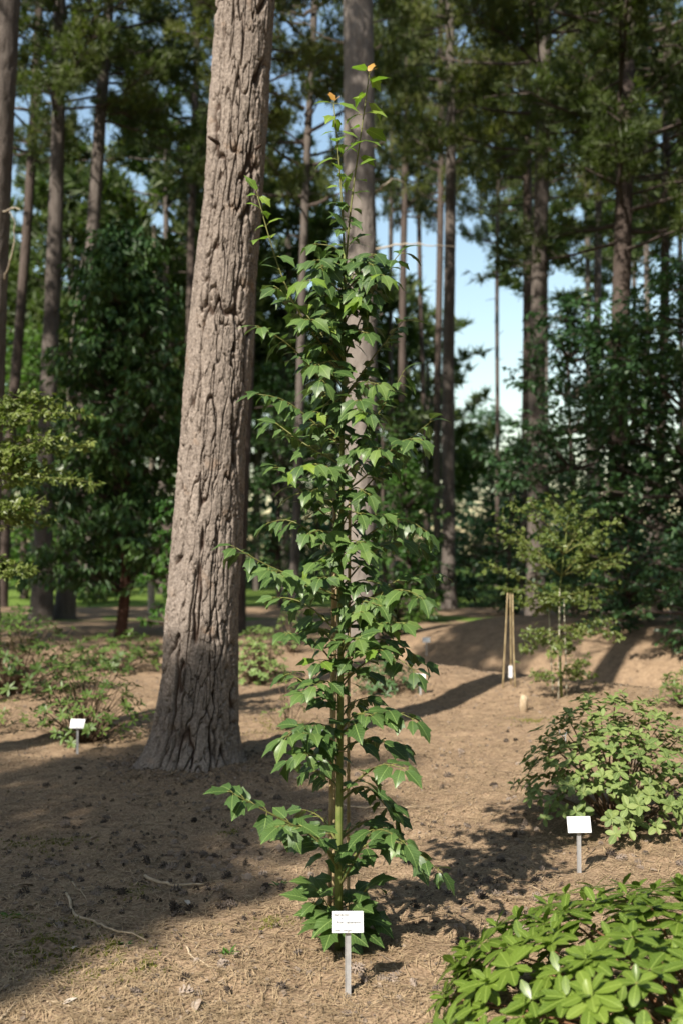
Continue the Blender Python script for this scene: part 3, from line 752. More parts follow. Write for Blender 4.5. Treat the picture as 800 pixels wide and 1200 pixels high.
# far-off wood that reads as one mass ------------------------------------
def far_wood():
    rng = np.random.default_rng(77); mb = MB(); tot = MB()
    base, P = pine_crown_mesh(21, 13.0, 3.8, 31, 6, None, (0.62, 0.14), 3)
    V0 = np.concatenate(base.v); 
    spots = [(-330, 52), (-180, 58), (-60, 50), (40, 62), (120, 55), (175, 66), (255, 58), (320, 64), (370, 52), (430, 66), (480, 60), (640, 64), (690, 56), (745, 66), (800, 58), (870, 52), (980, 58), (60, 44), (300, 45), (-20, 46), (105, 43), (160, 48), (215, 46), (262, 42), (335, 42), (390, 46), (-110, 44), (440, 50), (500, 54), (-250, 46), (10, 54), (820, 48), (760, 52), (78, 41), (190, 40), (135, 52), (240, 50)]
    for k, (px, d) in enumerate(spots):
        p = gd(px, d); a = rng.uniform(0, 6.28); s = rng.uniform(0.8, 1.15)
        z0 = rng.uniform(2.5, 4.5) if 425 < px < 520 else rng.uniform(6, 9) if k >= len(spots) - 4 else rng.uniform(4, 8) if px < 520 or px > 850 else rng.uniform(16.5, 19)
        Rm = np.array([[math.cos(a), -math.sin(a), 0], [math.sin(a), math.cos(a), 0], [0, 0, 1]]) * s
        V = V0 @ Rm.T + np.array([p.x, p.y, p.z + z0])
        n0 = tot.n
        tot.v.append(V); tot.uv.append(np.zeros((len(V), 2)))
        for f, m in zip(base.f, base.m): tot.f.append(f + n0); tot.m.append(m)
        tot.n += len(V)
        add_tube(tot, [p + Vector((0, 0, -0.1)), p + Vector((0.1, 0, z0 + 6)), p + Vector((0, 0, z0 + 11 * s))], [0.2, 0.14, 0.04], 7, 1)
    # undergrowth of the far wood
    C = []; RR = []; n = []
    for px in range(-420, 1260, 46):
        d = rng.uniform(56, 72); p = gd(px + rng.uniform(-15, 15), d)
        h = rng.uniform(1.5, 4.0)
        for q in range(3):
            C.append((p.x + rng.uniform(-1.4, 1.4), p.y + rng.uniform(-1, 1), 0.8 + h * q / 2)); RR.append(rng.uniform(1.6, 2.3)); n.append(170)
    for px in range(-500, 1400, 40):          # a deeper row closing the view
        d = rng.uniform(84, 104); p = gd(px + rng.uniform(-12, 12), d); h = rng.uniform(3.5, 7.0)
        for q in range(3):
            C.append((p.x + rng.uniform(-1.5, 1.5), p.y + rng.uniform(-1, 1), 1.2 + h * q / 2)); RR.append(rng.uniform(2.4, 3.4)); n.append(200)
    fb = foliage(5, C, RR, n, 0.50, 0.34, None, limbs=False)
    for v, f, m in zip(fb.v, fb.f, fb.m):
        tot.add(v, f - f.min(), 2)
    o = link('far_wood', tot.mesh('far_wood', [M['needles_far'], M['bark'], M['broad_hazed']], False))
    o['kind'] = 'stuff'
    tag(o, 'far-off pine wood closing the view behind the clearing', 'wood')
    # copies of the wood, added unseen round the clearing to block sky light
    for rz, loc, lab in [(math.pi, (0, 19, 0), 'added pine wood behind the camera, blocking sky light'), (math.pi / 2, (17, 8, 0), 'added pine wood beyond the left side of the clearing, blocking sky light'), (-math.pi / 2, (-21, 8, 0), 'added pine wood beyond the right side of the clearing, blocking sky light')]:
        c = o.copy(); COL.objects.link(c); c.location = loc; c.rotation_euler = (0, 0, rz)
        c['kind'] = 'stuff'; tag(c, lab, 'wood')
far_wood()

# ------------------------------------------------------------------ small yellow-green maples
def tiered_maple(label, base, tips, mat, seed, rt, per, ls, name='small_maple', stem_pts=None):
    """tips: list of (point, spread) in world space for flat tiers of leaves"""
    rng = np.random.default_rng(seed)
    root = thing(name, label, 'tree', base)
    B = np.array(base)
    st = [np.array(p) - B for p in stem_pts]
    mb = MB(); add_tube(mb, st, np.linspace(rt, rt * 0.35, len(st)), 8)
    link('trunk', mb.mesh('trunk', M['maple_stem']), root)
    fo = MB()
    for (p, sp, stem_i) in tips:
        p = np.array(p) - B; a = st[stem_i]
        mid = a + (p - a) * 0.55 + np.array([0, 0, 0.06 * np.linalg.norm(p - a)])
        bm_ = MB(); ts = np.linspace(0, 1, 7)[:, None]
        pts = (1 - ts) ** 2 * a + 2 * ts * (1 - ts) * mid + ts ** 2 * p
        add_tube(bm_, pts, np.linspace(rt * 0.45, 0.0025, 7), 5)
        link('branch', bm_.mesh('branch', M['maple_twig']), root)
        dv = nrm(p - a); side = nrm(np.cross(dv, [0, 0, 1.0]))
        n = per
        u = rng.uniform(0.25, 1.05, n)[:, None]
        w = rng.uniform(-1, 1, n)[:, None] * sp * (1.15 - u * 0.6)
        P = (1 - u) ** 2 * a + 2 * u * (1 - u) * mid + u ** 2 * p + side * w + rng.normal(0, 0.034, (n, 3)) - np.array([0, 0, 0.02]) * np.abs(w) / max(sp, 0.01)
        D = dv * 0.5 + side * np.sign(w) * rng.uniform(0.2, 1, (n, 1)) + rng.normal(0, 0.35, (n, 3)) - np.array([0, 0, 0.25])
        Nn = np.array([0, -0.3, 1.0]) + rng.normal(0, 0.6, (n, 3))
        sc = rng.uniform(0.6, 1.25, n)
        # palmate look: three fingers per leaf
        for ang, q in ((-0.8, 0.8), (0, 1.0), (0.8, 0.8)):
            S = nrm(np.cross(nrm(D), nrm(Nn)))
            leaves_np(fo, P, nrm(D) * math.cos(ang) + S * math.sin(ang), Nn, ls * sc * q, ls * 0.5 * sc * q)
        # twiglets
        for q in range(0, n, 6): 
            c = P[q]; uu = u[q]; b0 = ((1 - uu) ** 2 * a + 2 * uu * (1 - uu) * mid + uu ** 2 * p)
            add_tube(fo, [b0, c], [0.003, 0.0015], 3, 1)
    link('foliage', fo.mesh('foliage', [M[mat], M['maple_twig']], False), root)['kind'] = 'stuff'
    return root

def right_maple():
    b = gd(656, 10.5)
    S = [(655, 830), (656, 790), (655, 740), (654, 700), (657, 675), (660, 650), (663, 625), (662, 600)]
    stem = [b + Vector((0, 0, -0.05))] + [at(x, y, 10.5) for x, y in S[1:]]
    rng = random.Random(4)
    tips = []
    for (x, y, si, dd) in [(578, 622, 4, -0.2), (588, 610, 4, 0.1), (600, 590, 5, 0.2), (622, 588, 5, -0.2), (640, 584, 6, 0.2), (668, 590, 6, -0.1), (694, 600, 5, 0.1), (722, 612, 5, -0.2), (735, 648, 4, 0.2), (726, 660, 4, -0.3),
                          (574, 662, 3, -0.2), (590, 690, 3, 0.25), (612, 650, 4, -0.4), (640, 630, 5, -0.45), (690, 640, 4, -0.4), (604, 632, 4, 0.4), (676, 618, 5, 0.4), (706, 632, 4, 0.45),
                          (728, 745, 2, -0.1), (700, 706, 3, -0.3), (716, 726, 2, 0.2), (620, 742, 2, -0.25), (612, 762, 2, 0.1), (628, 790, 1, -0.15), (684, 775, 1, -0.2), (690, 792, 1, 0.15), (684, 740, 2, -0.3), (640, 700, 3, -0.25), (672, 690, 3, 0.25), (630, 715, 3, 0.2), (650, 765, 2, -0.3), (668, 760, 2, 0.25), (610, 705, 3, 0.1), (715, 690, 3, 0.1)]:
        tips.append((at(x, y, 10.5 + dd), rng.uniform(0.06, 0.13), si))
    tiered_maple('small yellow-green maple tied to pale canes behind the matt rhododendron', b, tips, 'yellow_leaf', 31, 0.016, 62, 0.052, stem_pts=stem)
    for k, (x0, x1, y1) in enumerate([(652, 655, 690), (662, 660, 700), (646, 642, 705)]):
        p = gd(x0, 10.42 + 0.09 * k); t = at(x1, y1, 10.45 + 0.09 * k)
        cane('pale', p, t, ['pale cane nearest the stem of the yellow-green maple', 'pale cane on the right of the yellow-green maple stem', 'pale cane on the left of the yellow-green maple stem'][k], 'canes at the yellow-green maple', 0.007)

def cane(kind, p, t, label, group, r=0.006, nodes=True):
    p = p + Vector((0, 0, -0.04))
    root = tag(link('bamboo_cane', None, None, p), label, 'cane', group)
    L = (t - p).length; n = max(8, int(L / 0.06) * 2)
    rng = random.Random(int(L * 1000))
    pts = []; rad = []
    nxt = 0.16; l = 0
    zs = [0.0]
    while nxt < L - 0.03:
        zs += [nxt - 0.008, nxt, nxt + 0.008]; nxt += rng.uniform(0.15, 0.24)
    zs.append(L)
    rr = [r] + [(r * 0.97, r * 1.28, r * 0.97)[i % 3] for i in range(len(zs) - 2)] + [r * 0.92]
    dv = (t - p).normalized()
    sv = Vector((rng.uniform(-1, 1), rng.uniform(-1, 1), 0)) * 0.006
    pts = [dv * z + sv * math.sin(z / L * 3.1) for z in zs]
    mb = MB(); add_tube(mb, pts, [q * (1 - 0.15 * z / L) for q, z in zip(rr, zs)], 8)
    link('culm', mb.mesh('culm', M['cane_pale' if kind == 'pale' else 'bamboo']), root)
    return root

right_maple()

def left_maple():
    d = 8.2
    b = gd(-75, d)
    stem = [b + Vector((0, 0, -0.05))] + [at(-75 + 3 * k, 800 - k * 60, d) for k in range(8)]
    tips = []
    rng = random.Random(8)
    for (x, y, si, dd) in [(40, 462, 6, 0.0), (92, 484, 6, -0.15), (60, 470, 6, 0.1), (20, 490, 6, -0.1), (100, 522, 5, 0.0), (70, 512, 5, -0.2), (36, 510, 5, 0.15), (112, 566, 5, -0.1), (60, 548, 5, 0.1), (15, 540, 5, -0.1),
                          (40, 590, 4, -0.1), (50, 606, 4, 0.1), (10, 590, 4, 0.0), (34, 668, 3, 0.0), (8, 656, 3, 0.1), (5, 530, 5, 0.0)]:
        tips.append((at(x, y, d + dd), rng.uniform(0.06, 0.11), si))
    tiered_maple('yellow-green maple reaching in from the left picture edge', b, tips, 'yellow_leaf', 32, 0.018, 120, 0.062, stem_pts=stem)
left_maple()

# tripod of bamboo canes behind, with a hanging tag
for k, (x0, x1, y1, dd) in enumerate([(587, 594, 694, -0.05), (597, 597, 694, 0.12), (602, 600, 696, -0.08)]):
    cane('b', gd(x0, 11.3 + dd), at(x1, y1, 11.3), ['left bamboo cane of the empty tripod behind the mound', 'middle bamboo cane of the empty tripod behind the mound', 'right bamboo cane of the empty tripod behind the mound'][k], 'canes of the empty tripod', 0.0085)
def hang_tag():
    p = at(597, 786, 11.27)
    mb = MB(); V, F = box_np(-0.022, 0.022, -0.03, -0.026, -0.075, 0.06); mb.add(V, F)
    o = link('plant_tag', mb.mesh('plant_tag', M['label'], False), None, p)
    tag(o, 'white plastic tag fixed to the cane tripod', 'tag')
    mb = MB(); add_tube(mb, [(0, -0.028, 0.055), (0.002, -0.005, 0.07), (0, 0.12, 0.075)], 0.002, 5)
    link('tie', mb.mesh('tie', M['twig']), o)
hang_tag()

# ------------------------------------------------------------------ plant labels on stakes
def text_mesh(body, size, mat):
    cu = bpy.data.curves.new('lettering', 'FONT'); cu.body = body; cu.size = size; cu.extrude = 0.0002; cu.offset = size * 0.02; cu.resolution_u = 2
    o = bpy.data.objects.new('tmp', cu); COL.objects.link(o)
    dg = bpy.context.evaluated_depsgraph_get()
    me = bpy.data.meshes.new_from_object(o.evaluated_get(dg))
    bpy.data.objects.remove(o)
    me.materials.clear(); me.materials.append(mat)
    return me

def plant_label(label, px, py_top, py_bot, wpx, d=None, text=False, yaw=0.0, tilt=0.35, hfac=0.66):
    g = gat(px, py_bot) if d is None else gd(px, d)
    d = g.y
    w = wpx * d / FPX; h = w * hfac
    top = at(px, py_top, d).z
    root = thing('plant_label', label, 'plant label', g, 'white plant labels on metal stakes')
    root.rotation_euler = (0, 0, yaw)
    zc = top - g.z - h * 0.5 * math.cos(tilt)
    mb = MB(); V, F = box_np(-0.0085, 0.0085, -0.0015, 0.0015, -0.06, zc - h * 0.30); mb.add(V, F)
    V, F = box_np(-0.0105, -0.0085, -0.004, 0.0015, -0.06, zc - h * 0.32); mb.add(V, F)
    V, F = box_np(0.0085, 0.0105, -0.004, 0.0015, -0.06, zc - h * 0.32); mb.add(V, F)
    link('stake', mb.mesh('stake', M['metal'], False), root)
    mb = MB(); V, F = box_np(-w / 2, w / 2, -0.0025, 0.0, -h / 2, h / 2); mb.add(V, F)
    pl = link('plate', mb.mesh('plate', M['label'], False), root, (0, -0.006, zc))
    pl.rotation_euler = (-tilt, 0, 0)
    for sx in (0.0,):
        mb = MB(); add_tube(mb, [(sx, -0.0042, -h * 0.44), (sx, -0.0020, -h * 0.44)], 0.0028, 8)
        link('rivet', mb.mesh('rivet', M['metal']), pl)
        mb = MB(); add_tube(mb, [(sx, -0.0042, h * 0.43), (sx, -0.0020, h * 0.43)], 0.0022, 8)
        link('rivet', mb.mesh('rivet', M['metal']), pl)
    if text:
        for body, x, z, s in (('Sapindaceae', -w * 0.44, h * 0.29, 0.0105), ('Acer  calcaratum', -w * 0.36, -h * 0.07, 0.0125), ('China,  Vietnam', -w * 0.46, -h * 0.43, 0.0100), ('\u2193', -w * 0.24, h * 0.13, 0.010)):
            o = link('lettering', text_mesh(body, s, M['ink']), pl, (x, -0.0029, z))
            o.rotation_euler = (math.pi / 2, 0, 0)
    return root

plant_label('white label with printed lines at the foot of the staked maple', 407.5, 1068, 1166, 35, text=True, tilt=0.25, yaw=0.02)
plant_label('blank bright white label in front of the matt-leaved rhododendron on the right', 678, 957, 1024, 27.5, tilt=0.3, yaw=0.06)
plant_label('small white label left of the big trunk, by the twiggy shrub', 91, 843, 882, 17, tilt=0.5, yaw=-0.1)
plant_label('white label half hidden behind the leaves of the staked maple', 374, 854, 903, 19, tilt=0.4, yaw=0.1)
plant_label('white label on the mound right of the maple, nearer of the two there', 492, 790, 815, 12, tilt=0.4)
plant_label('small far white label beyond the mound, behind the maple', 499, 747, 768, 9, tilt=0.4)

# ------------------------------------------------------------------ the staked maple (main plant)
def maple_leaf_mesh(seed, mat):
    rng = random.Random(seed)
    half = [(0.0, 0.0), (0.13, 0.02), (0.225, 0.13), (0.265, 0.27), (0.295, 0.40), (0.34, 0.51), (0.39, 0.65), (0.305, 0.645), (0.24, 0.68), (0.195, 0.775), (0.115, 0.91), (0.0, 1.10)]
    mids = [0.0, 0.04, 0.13, 0.26, 0.38, 0.46, 0.52, 0.58, 0.65, 0.76, 0.90, 1.10]
    pet = 0.34
    droop = rng.uniform(0.3, 0.8); fold = rng.uniform(0.10, 0.32); tw = rng.uniform(-0.2, 0.2); ld = rng.uniform(0.2, 0.55)
    def deform(x, y):
        a = 0.25 + droop * y      # leaf bends down along its length
        # integrate the bend
        n = 12; Y = 0; Z = 0
        for i in range(n):
            aa = 0.15 + droop * (y * (i + 0.5) / n)
            Y += math.cos(aa) * y / n; Z -= math.sin(aa) * y / n
        z = Z + abs(x) * fold - ld * x * x + tw * x * y
        return (x, pet * 0.96 + Y, z + 0.03 + 0.015 * math.sin(9 * y + seed) * abs(x) * 4)
    V = []; UV = []
    # midrib, inner and edge points on each side
    nm = len(mids)
    for y in mids: V.append(deform(0, y)); UV.append((0, y))
    F = []
    for s in (-1, 1):
        inn = len(V)
        for i in range(1, nm - 1):
            x, y = half[i]; mx, my = s * x * 0.5, (y + mids[i]) * 0.5
            V.append(deform(mx, my)); UV.append((mx, my))
        ed = len(V)
        for i in range(1, nm - 1):
            x, y = half[i]; V.append(deform(s * x, y)); UV.append((s * x, y))
        k = nm - 2
        for i in range(k - 1):
            q1 = [inn + i, inn + i + 1, i + 2, i + 1]; q2 = [ed + i, ed + i + 1, inn + i + 1, inn + i]
            for q in (q1, q2): F.append(q if s > 0 else q[::-1])
        for tri in ([0, inn, 1], [0, ed, inn], [nm - 1, nm - 2, inn + k - 1], [nm - 1, inn + k - 1, ed + k - 1]):
            F.append((tri + [tri[-1]]) if s > 0 else (tri[::-1] + [tri[0]]))
    mb = MB()
    F4 = [f for f in F if len(set(f)) == 4]; F3 = [list(dict.fromkeys(f)) for f in F if len(set(f)) == 3]
    mb.add(V, F4, 0, UV)
    n0 = mb.n
    mb.f.append(np.array(F3)); mb.m.append(np.zeros(len(F3)))
    add_tube(mb, [(0, 0, 0), (0, pet * 0.5, 0.05), (0, pet, 0.03)], [0.016, 0.013, 0.013], 4, 1)
    return mb.mesh('leaf', [mat, M['petiole']])

def stack_mb(mb, me, Mx):
    """append mesh me transformed by Mx to mb"""
    n = len(me.vertices); V = np.empty(n * 3); me.vertices.foreach_get('co', V)
    V = V.reshape(-1, 3); A = np.array(Mx)
    V = V @ A[:3, :3].T + A[:3, 3]
    UV = np.zeros((n, 2)); luv = np.empty(len(me.loops) * 2); me.uv_layers[0].data.foreach_get('uv', luv)
    li = np.empty(len(me.loops), int); me.loops.foreach_get('vertex_index', li); UV[li] = luv.reshape(-1, 2)
    n0 = mb.n; mb.v.append(V); mb.uv.append(UV); mb.n += n
    tri = [(tuple(p.vertices), p.material_index) for p in me.polygons]
    for sz in (3, 4):
        f = [(v, m) for v, m in tri if len(v) == sz]
        if f: mb.f.append(np.array([v for v, m in f]) + n0); mb.m.append(np.array([m for v, m in f]))

def frame(p, d, up, s):
    y = Vector(d).normalized(); x = y.cross(Vector(up))
    if x.length < 1e-4: x = Vector((1, 0, 0))
    x.normalize(); z = x.cross(y)
    R = Matrix((x, y, z)).transposed().to_4x4()
    return Matrix.Translation(p) @ R @ Matrix.Scale(s, 4)

def staked_maple():
    D = 4.15
    rng = random.Random(12)
    b = gat(396, 1112); D = b.y
    root = thing('maple_tree', 'slender young maple with glossy three-lobed leaves tied to bamboo canes, centre', 'tree', b)
    LM = [maple_leaf_mesh(k, M['maple_leaf']) for k in range(7)]
    LY = [maple_leaf_mesh(20 + k, M['maple_young']) for k in range(2)]
    LB = maple_leaf_mesh(30, M['maple_bud'])
    A = lambda x, y, dd=0.0: at(x, y, D + dd) - b
    stem_px = [(397, 1116), (397, 1000), (398, 900), (399, 800), (399, 700), (400, 600), (401, 500), (403, 420), (404, 340), (403, 290)]
    SP = [A(x, y) for x, y in stem_px]; SP[0] = Vector((SP[0].x, SP[0].y, -0.04))
    mb = MB(); add_tube(mb, SP, np.linspace(0.017, 0.006, len(SP)), 8)
    link('stem', mb.mesh('stem', M['maple_stem']), root)
    jobs = []     # (matrix, mesh, parent index)
    branches = []
    def curve(pts, n):
        P = np.array([tuple(p) for p in pts]); s = np.concatenate([[0], np.cumsum(np.linalg.norm(np.diff(P, axis=0), axis=1))])
        q = np.linspace(0, s[-1], n)
        # gentle smoothing through the control points
        C = np.stack([np.interp(q, s, P[:, k]) for k in range(3)], -1)
        for _ in range(3): C[1:-1] = 0.25 * C[:-2] + 0.5 * C[1:-1] + 0.25 * C[2:]
        return [Vector(c) for c in C], s[-1]
    def add_branch(pts, r0, r1, step=0.062, start=0.25, ls=0.098, young=0, bud=False, updir=None, prob=0.95):
        C, L = curve(pts, 10)
        mb = MB(); add_tube(mb, C, np.linspace(r0, r1, len(C)), 6)
        o = link('branch', mb.mesh('branch', M['maple_twig']), root)
        n = max(2, int(L * (1 - start) / step))
        turn = rng.uniform(0, 1)
        for i in range(n + 1):
            f = start + (1 - start) * i / n
            k = f * 9; j = min(8, int(k)); p = C[j].lerp(C[j + 1], k - j); t = (C[j + 1] - C[j]).normalized()
            side = t.cross(Vector((0, 0, 1)))
            if side.length < 0.35: side = Vector((math.cos(turn * 6.28 + i * 1.57), math.sin(turn * 6.28 + i * 1.57), 0))
            side.normalize()
            if i % 2 and abs(t.z) < 0.75: side = (side + Vector((0, 0, rng.uniform(-0.5, 0.7)))).normalized()
            for sgn in (-1, 1):
                if rng.random() > prob: continue
                dv = t * rng.uniform(0.2, 0.75) + side * sgn * rng.uniform(0.65, 1.0) + Vector((rng.uniform(-.2, .2), rng.uniform(-.2, .2), rng.uniform(-0.75, 0.05) if p.z > 1.3 else rng.uniform(-0.5, 0.15)))
                up = Vector((rng.uniform(-0.5, 0.25), rng.uniform(-0.9, 0.05), 1))
                s = ls * rng.uniform(0.55, 1.2) * (1.0 if f < 0.8 else 0.85)
                isy = f > 1 - young
                jobs.append((frame(p, dv, up, s), rng.choice(LY) if isy else rng.choice(LM), o))
            if i == n:
                jobs.append((frame(p, t + Vector((0, 0, -0.25)), (0, -0.3, 1), ls * (0.55 if bud else 0.9)), LB if bud else (rng.choice(LY) if young else rng.choice(LM)), o))
                if bud: jobs.append((frame(p, t + Vector((0.6, -0.2, 0.1)), (0, -0.3, 1), ls * 0.4), LB, o))
    # leaders
    add_branch([A(403, 292), A(401, 240), A(398, 200), A(394, 150), A(391, 122)], 0.005, 0.0025, 0.058, 0.03, 0.090, 0.6, True, prob=0.9)
    add_branch([A(404, 330, 0.02), A(408, 260), A(416, 200), A(424, 150), A(432, 88)], 0.005, 0.0025, 0.058, 0.08, 0.090, 0.55, True, prob=0.9)
    add_branch([A(402, 430), A(372, 400, -0.1), A(345, 365, -0.12), A(324, 310, -0.1), A(313, 270, -0.1), A(302, 230, -0.1)], 0.005, 0.002, 0.066, 0.12, 0.090, 0.3, prob=0.85)
    # branches read off the photograph: (start y on stem, control points, tip depth)
    B = [
        (420, [(432, 350), (450, 318), (468, 297)], -0.15), (470, [(435, 420), (458, 392), (470, 378)], 0.1), (430, [(372, 385), (345, 350), (326, 338)], 0.12),
        (480, [(365, 430), (335, 398), (306, 384)], -0.15), (520, [(360, 490), (335, 465), (303, 462)], -0.1), (545, [(355, 520), (330, 500), (318, 492)], 0.2),
        (600, [(440, 560), (470, 520), (502, 496)], 0.05), (580, [(445, 545), (470, 510), (490, 515)], -0.25), (560, [(430, 500), (455, 470), (470, 440)], -0.1),
        (620, [(365, 590), (340, 560), (326, 548)], -0.2), (640, [(360, 620), (335, 605), (318, 612)], 0.1), (650, [(440, 620), (470, 600), (498, 622)], -0.1),
        (690, [(440, 640), (470, 625), (490, 640)], 0.25), (700, [(355, 680), (310, 662), (277, 642)], -0.1), (705, [(360, 690), (335, 670), (318, 668)], -0.35),
        (730, [(445, 690), (480, 672), (508, 672)], 0.1), (720, [(450, 690), (480, 690), (492, 700)], -0.3), (745, [(370, 715), (345, 700), (325, 700)], 0.25),
        (775, [(435, 745), (465, 750), (494, 775)], 0.15), (760, [(430, 735), (455, 728), (470, 730)], -0.25), (790, [(375, 755), (352, 745), (338, 742)], -0.2),
        (800, [(440, 765), (470, 770), (484, 785)], -0.15), (830, [(370, 810), (350, 795), (340, 790)], 0.2), (860, [(435, 835), (460, 830), (482, 842)], -0.15),
        (880, [(430, 862), (452, 870), (470, 872)], 0.25), (890, [(372, 860), (350, 848), (338, 862)], -0.2), (905, [(375, 890), (352, 880), (342, 890)], 0.15),
        (930, [(430, 905), (448, 892), (470, 900)], -0.25), (940, [(425, 915), (440, 930), (460, 955)], 0.25),
        (1010, [(372, 980), (340, 965), (300, 945), (274, 930)], -0.2), (1020, [(380, 990), (360, 965), (330, 968)], -0.4),
        (1030, [(425, 985), (455, 975), (490, 1000), (512, 1018)], -0.1), (1040, [(420, 1000), (440, 960), (470, 985)], -0.35), (990, [(385, 970), (375, 955), (360, 950)], 0.3), (985, [(415, 970), (430, 958), (448, 968)], 0.3),
    ]
    def stem_at(y):
        for (x0, y0), (x1, y1) in zip(stem_px[:-1], stem_px[1:]):
            if y1 <= y <= y0:
                f = (y0 - y) / (y0 - y1); return x0 + f * (x1 - x0)
        return 403
    for y, cp, dd in B:
        n = len(cp)
        pts = [A(stem_at(y), y)] + [A(x, yy, dd * (i + 1) / n) for i, (x, yy) in enumerate(cp)]
        add_branch(pts, 0.006 if y > 900 else 0.0045, 0.0018, 0.035 if y < 720 else 0.054, 0.22, 0.100 if y > 850 else 0.083)
    # shorter side shoots pointing towards and away from the camera
    for k in range(66):
        y = 320 + (930 - 320) * ((k + rng.random()) / 66) ** 1.4
        s = rng.choice([-1, 1]); L = rng.uniform(18, 46); dd = rng.choice([-1, -1, 1]) * rng.uniform(0.12, 0.32)
        x = stem_at(y)
        add_branch([A(x, y), A(x + s * L * 0.5, y - 22, dd * 0.5), A(x + s * L, y - 28 + rng.uniform(0, 16), dd)], 0.004, 0.0018, 0.044, 0.2, 0.082)
    # tight leafy shoots along the upper stem
    for k in range(9):
        y = 300 + k * 14; s = 1 if k % 2 else -1
        add_branch([A(403, y), A(403 + s * 12, y - 12, -0.05), A(403 + s * rng.uniform(18, 34), y - 14, rng.uniform(-0.12, 0.1))], 0.003, 0.0015, 0.05, 0.3, 0.076)
    # basal clump
    for k in range(9):
        a = k / 9 * 6.28 + 0.3
        q = Vector((math.cos(a) * 0.10, math.sin(a) * 0.09, 0.10 + 0.06 * (k % 3)))
        c0 = A(399, 1105); c0.z = 0.03
        add_branch([c0, c0 + q * 0.5 + Vector((0, 0, 0.04)), c0 + q], 0.004, 0.002, 0.055, 0.5, 0.125)
    # leaves: the 300 nearest the camera stand alone, the rest are one part
    camp = Vector((0, 0, CAM_H)) - b
    jobs.sort(key=lambda j: (j[0].translation - camp).length - (5 if j[1] in LY or j[1] is LB else 0))
    rest = MB()
    for i, (Mx, me, o) in enumerate(jobs):
        if i < 300:
            lf = link('leaf', me, o); lf.matrix_local = Mx
        else:
            stack_mb(rest, me, Mx) if me in LM or True else None
    if rest.n:
        # rest uses the common leaf materials
        link('leaf_mass', rest.mesh('leaf_mass', [M['maple_leaf'], M['petiole']]), root)['kind'] = 'stuff'
    print('maple leaves', len(jobs))
    # canes and ties
    g = gat(388, 1098)
    cane('b', gat(386, 1092), at(392, 575, D + 0.02), 'left bamboo cane beside the stem of the staked maple', 'canes at the staked maple', 0.010)
    cane('b', gat(391, 1075), at(394, 640, D + 0.10), 'tall bamboo cane close behind the stem of the staked maple', 'canes at the staked maple', 0.008)
    cane('b', gat(408, 1080), at(410, 560, D + 0.06), 'thin bamboo cane right of the stem of the staked maple', 'canes at the staked maple', 0.008)
    for y in (690, 880):
        c = A(398, y)
        th = np.linspace(0, 6.28, 14)
        mb = MB(); add_tube(mb, [c + Vector((0.038 * math.cos(t), 0.05 + 0.07 * math.sin(t), 0.004 * math.sin(3 * t))) for t in th], 0.0025, 5)
        link('tie', mb.mesh('tie', M['twig']), root)
staked_maple()

# ------------------------------------------------------------------ rhododendrons with single leaves
def oval_leaf_mesh(seed, mat, wid, round_=1.0, coarse=False):
    rng = random.Random(seed)
    n = 4 if coarse else 7; cols = (-1, 0, 1) if coarse else (-1, -0.5, 0, 0.5, 1); c = len(cols); bend = rng.uniform(0.1, 0.55); fold = rng.uniform(0.12, 0.35); cup = rng.uniform(-0.15, 0.25)
    V = []; UV = []
    for i in range(n):
        y = i / (n - 1)
        w = wid * math.sin(math.pi * min(1, (y * 0.95 + 0.02)) ** (1.3 * round_)) ** 0.58
        for s in cols:
            x = s * w / 2
            z = abs(x) * fold - cup * x * x * 4 - bend * y * y * 0.5
            V.append((x, 0.06 + y * (1 - 0.1 * bend), z)); UV.append((x, y))
    F = [(i * c + j, i * c + j + 1, i * c + j + c + 1, i * c + j + c) for i in range(n - 1) for j in range(c - 1)]
    mb = MB().add(V, F, 0, UV)
    if not coarse: add_tube(mb, [(0, 0, 0), (0, 0.07, 0.0)], [0.02, 0.016], 4, 1)
    return mb.mesh('leaf', [mat, M['petiole']])

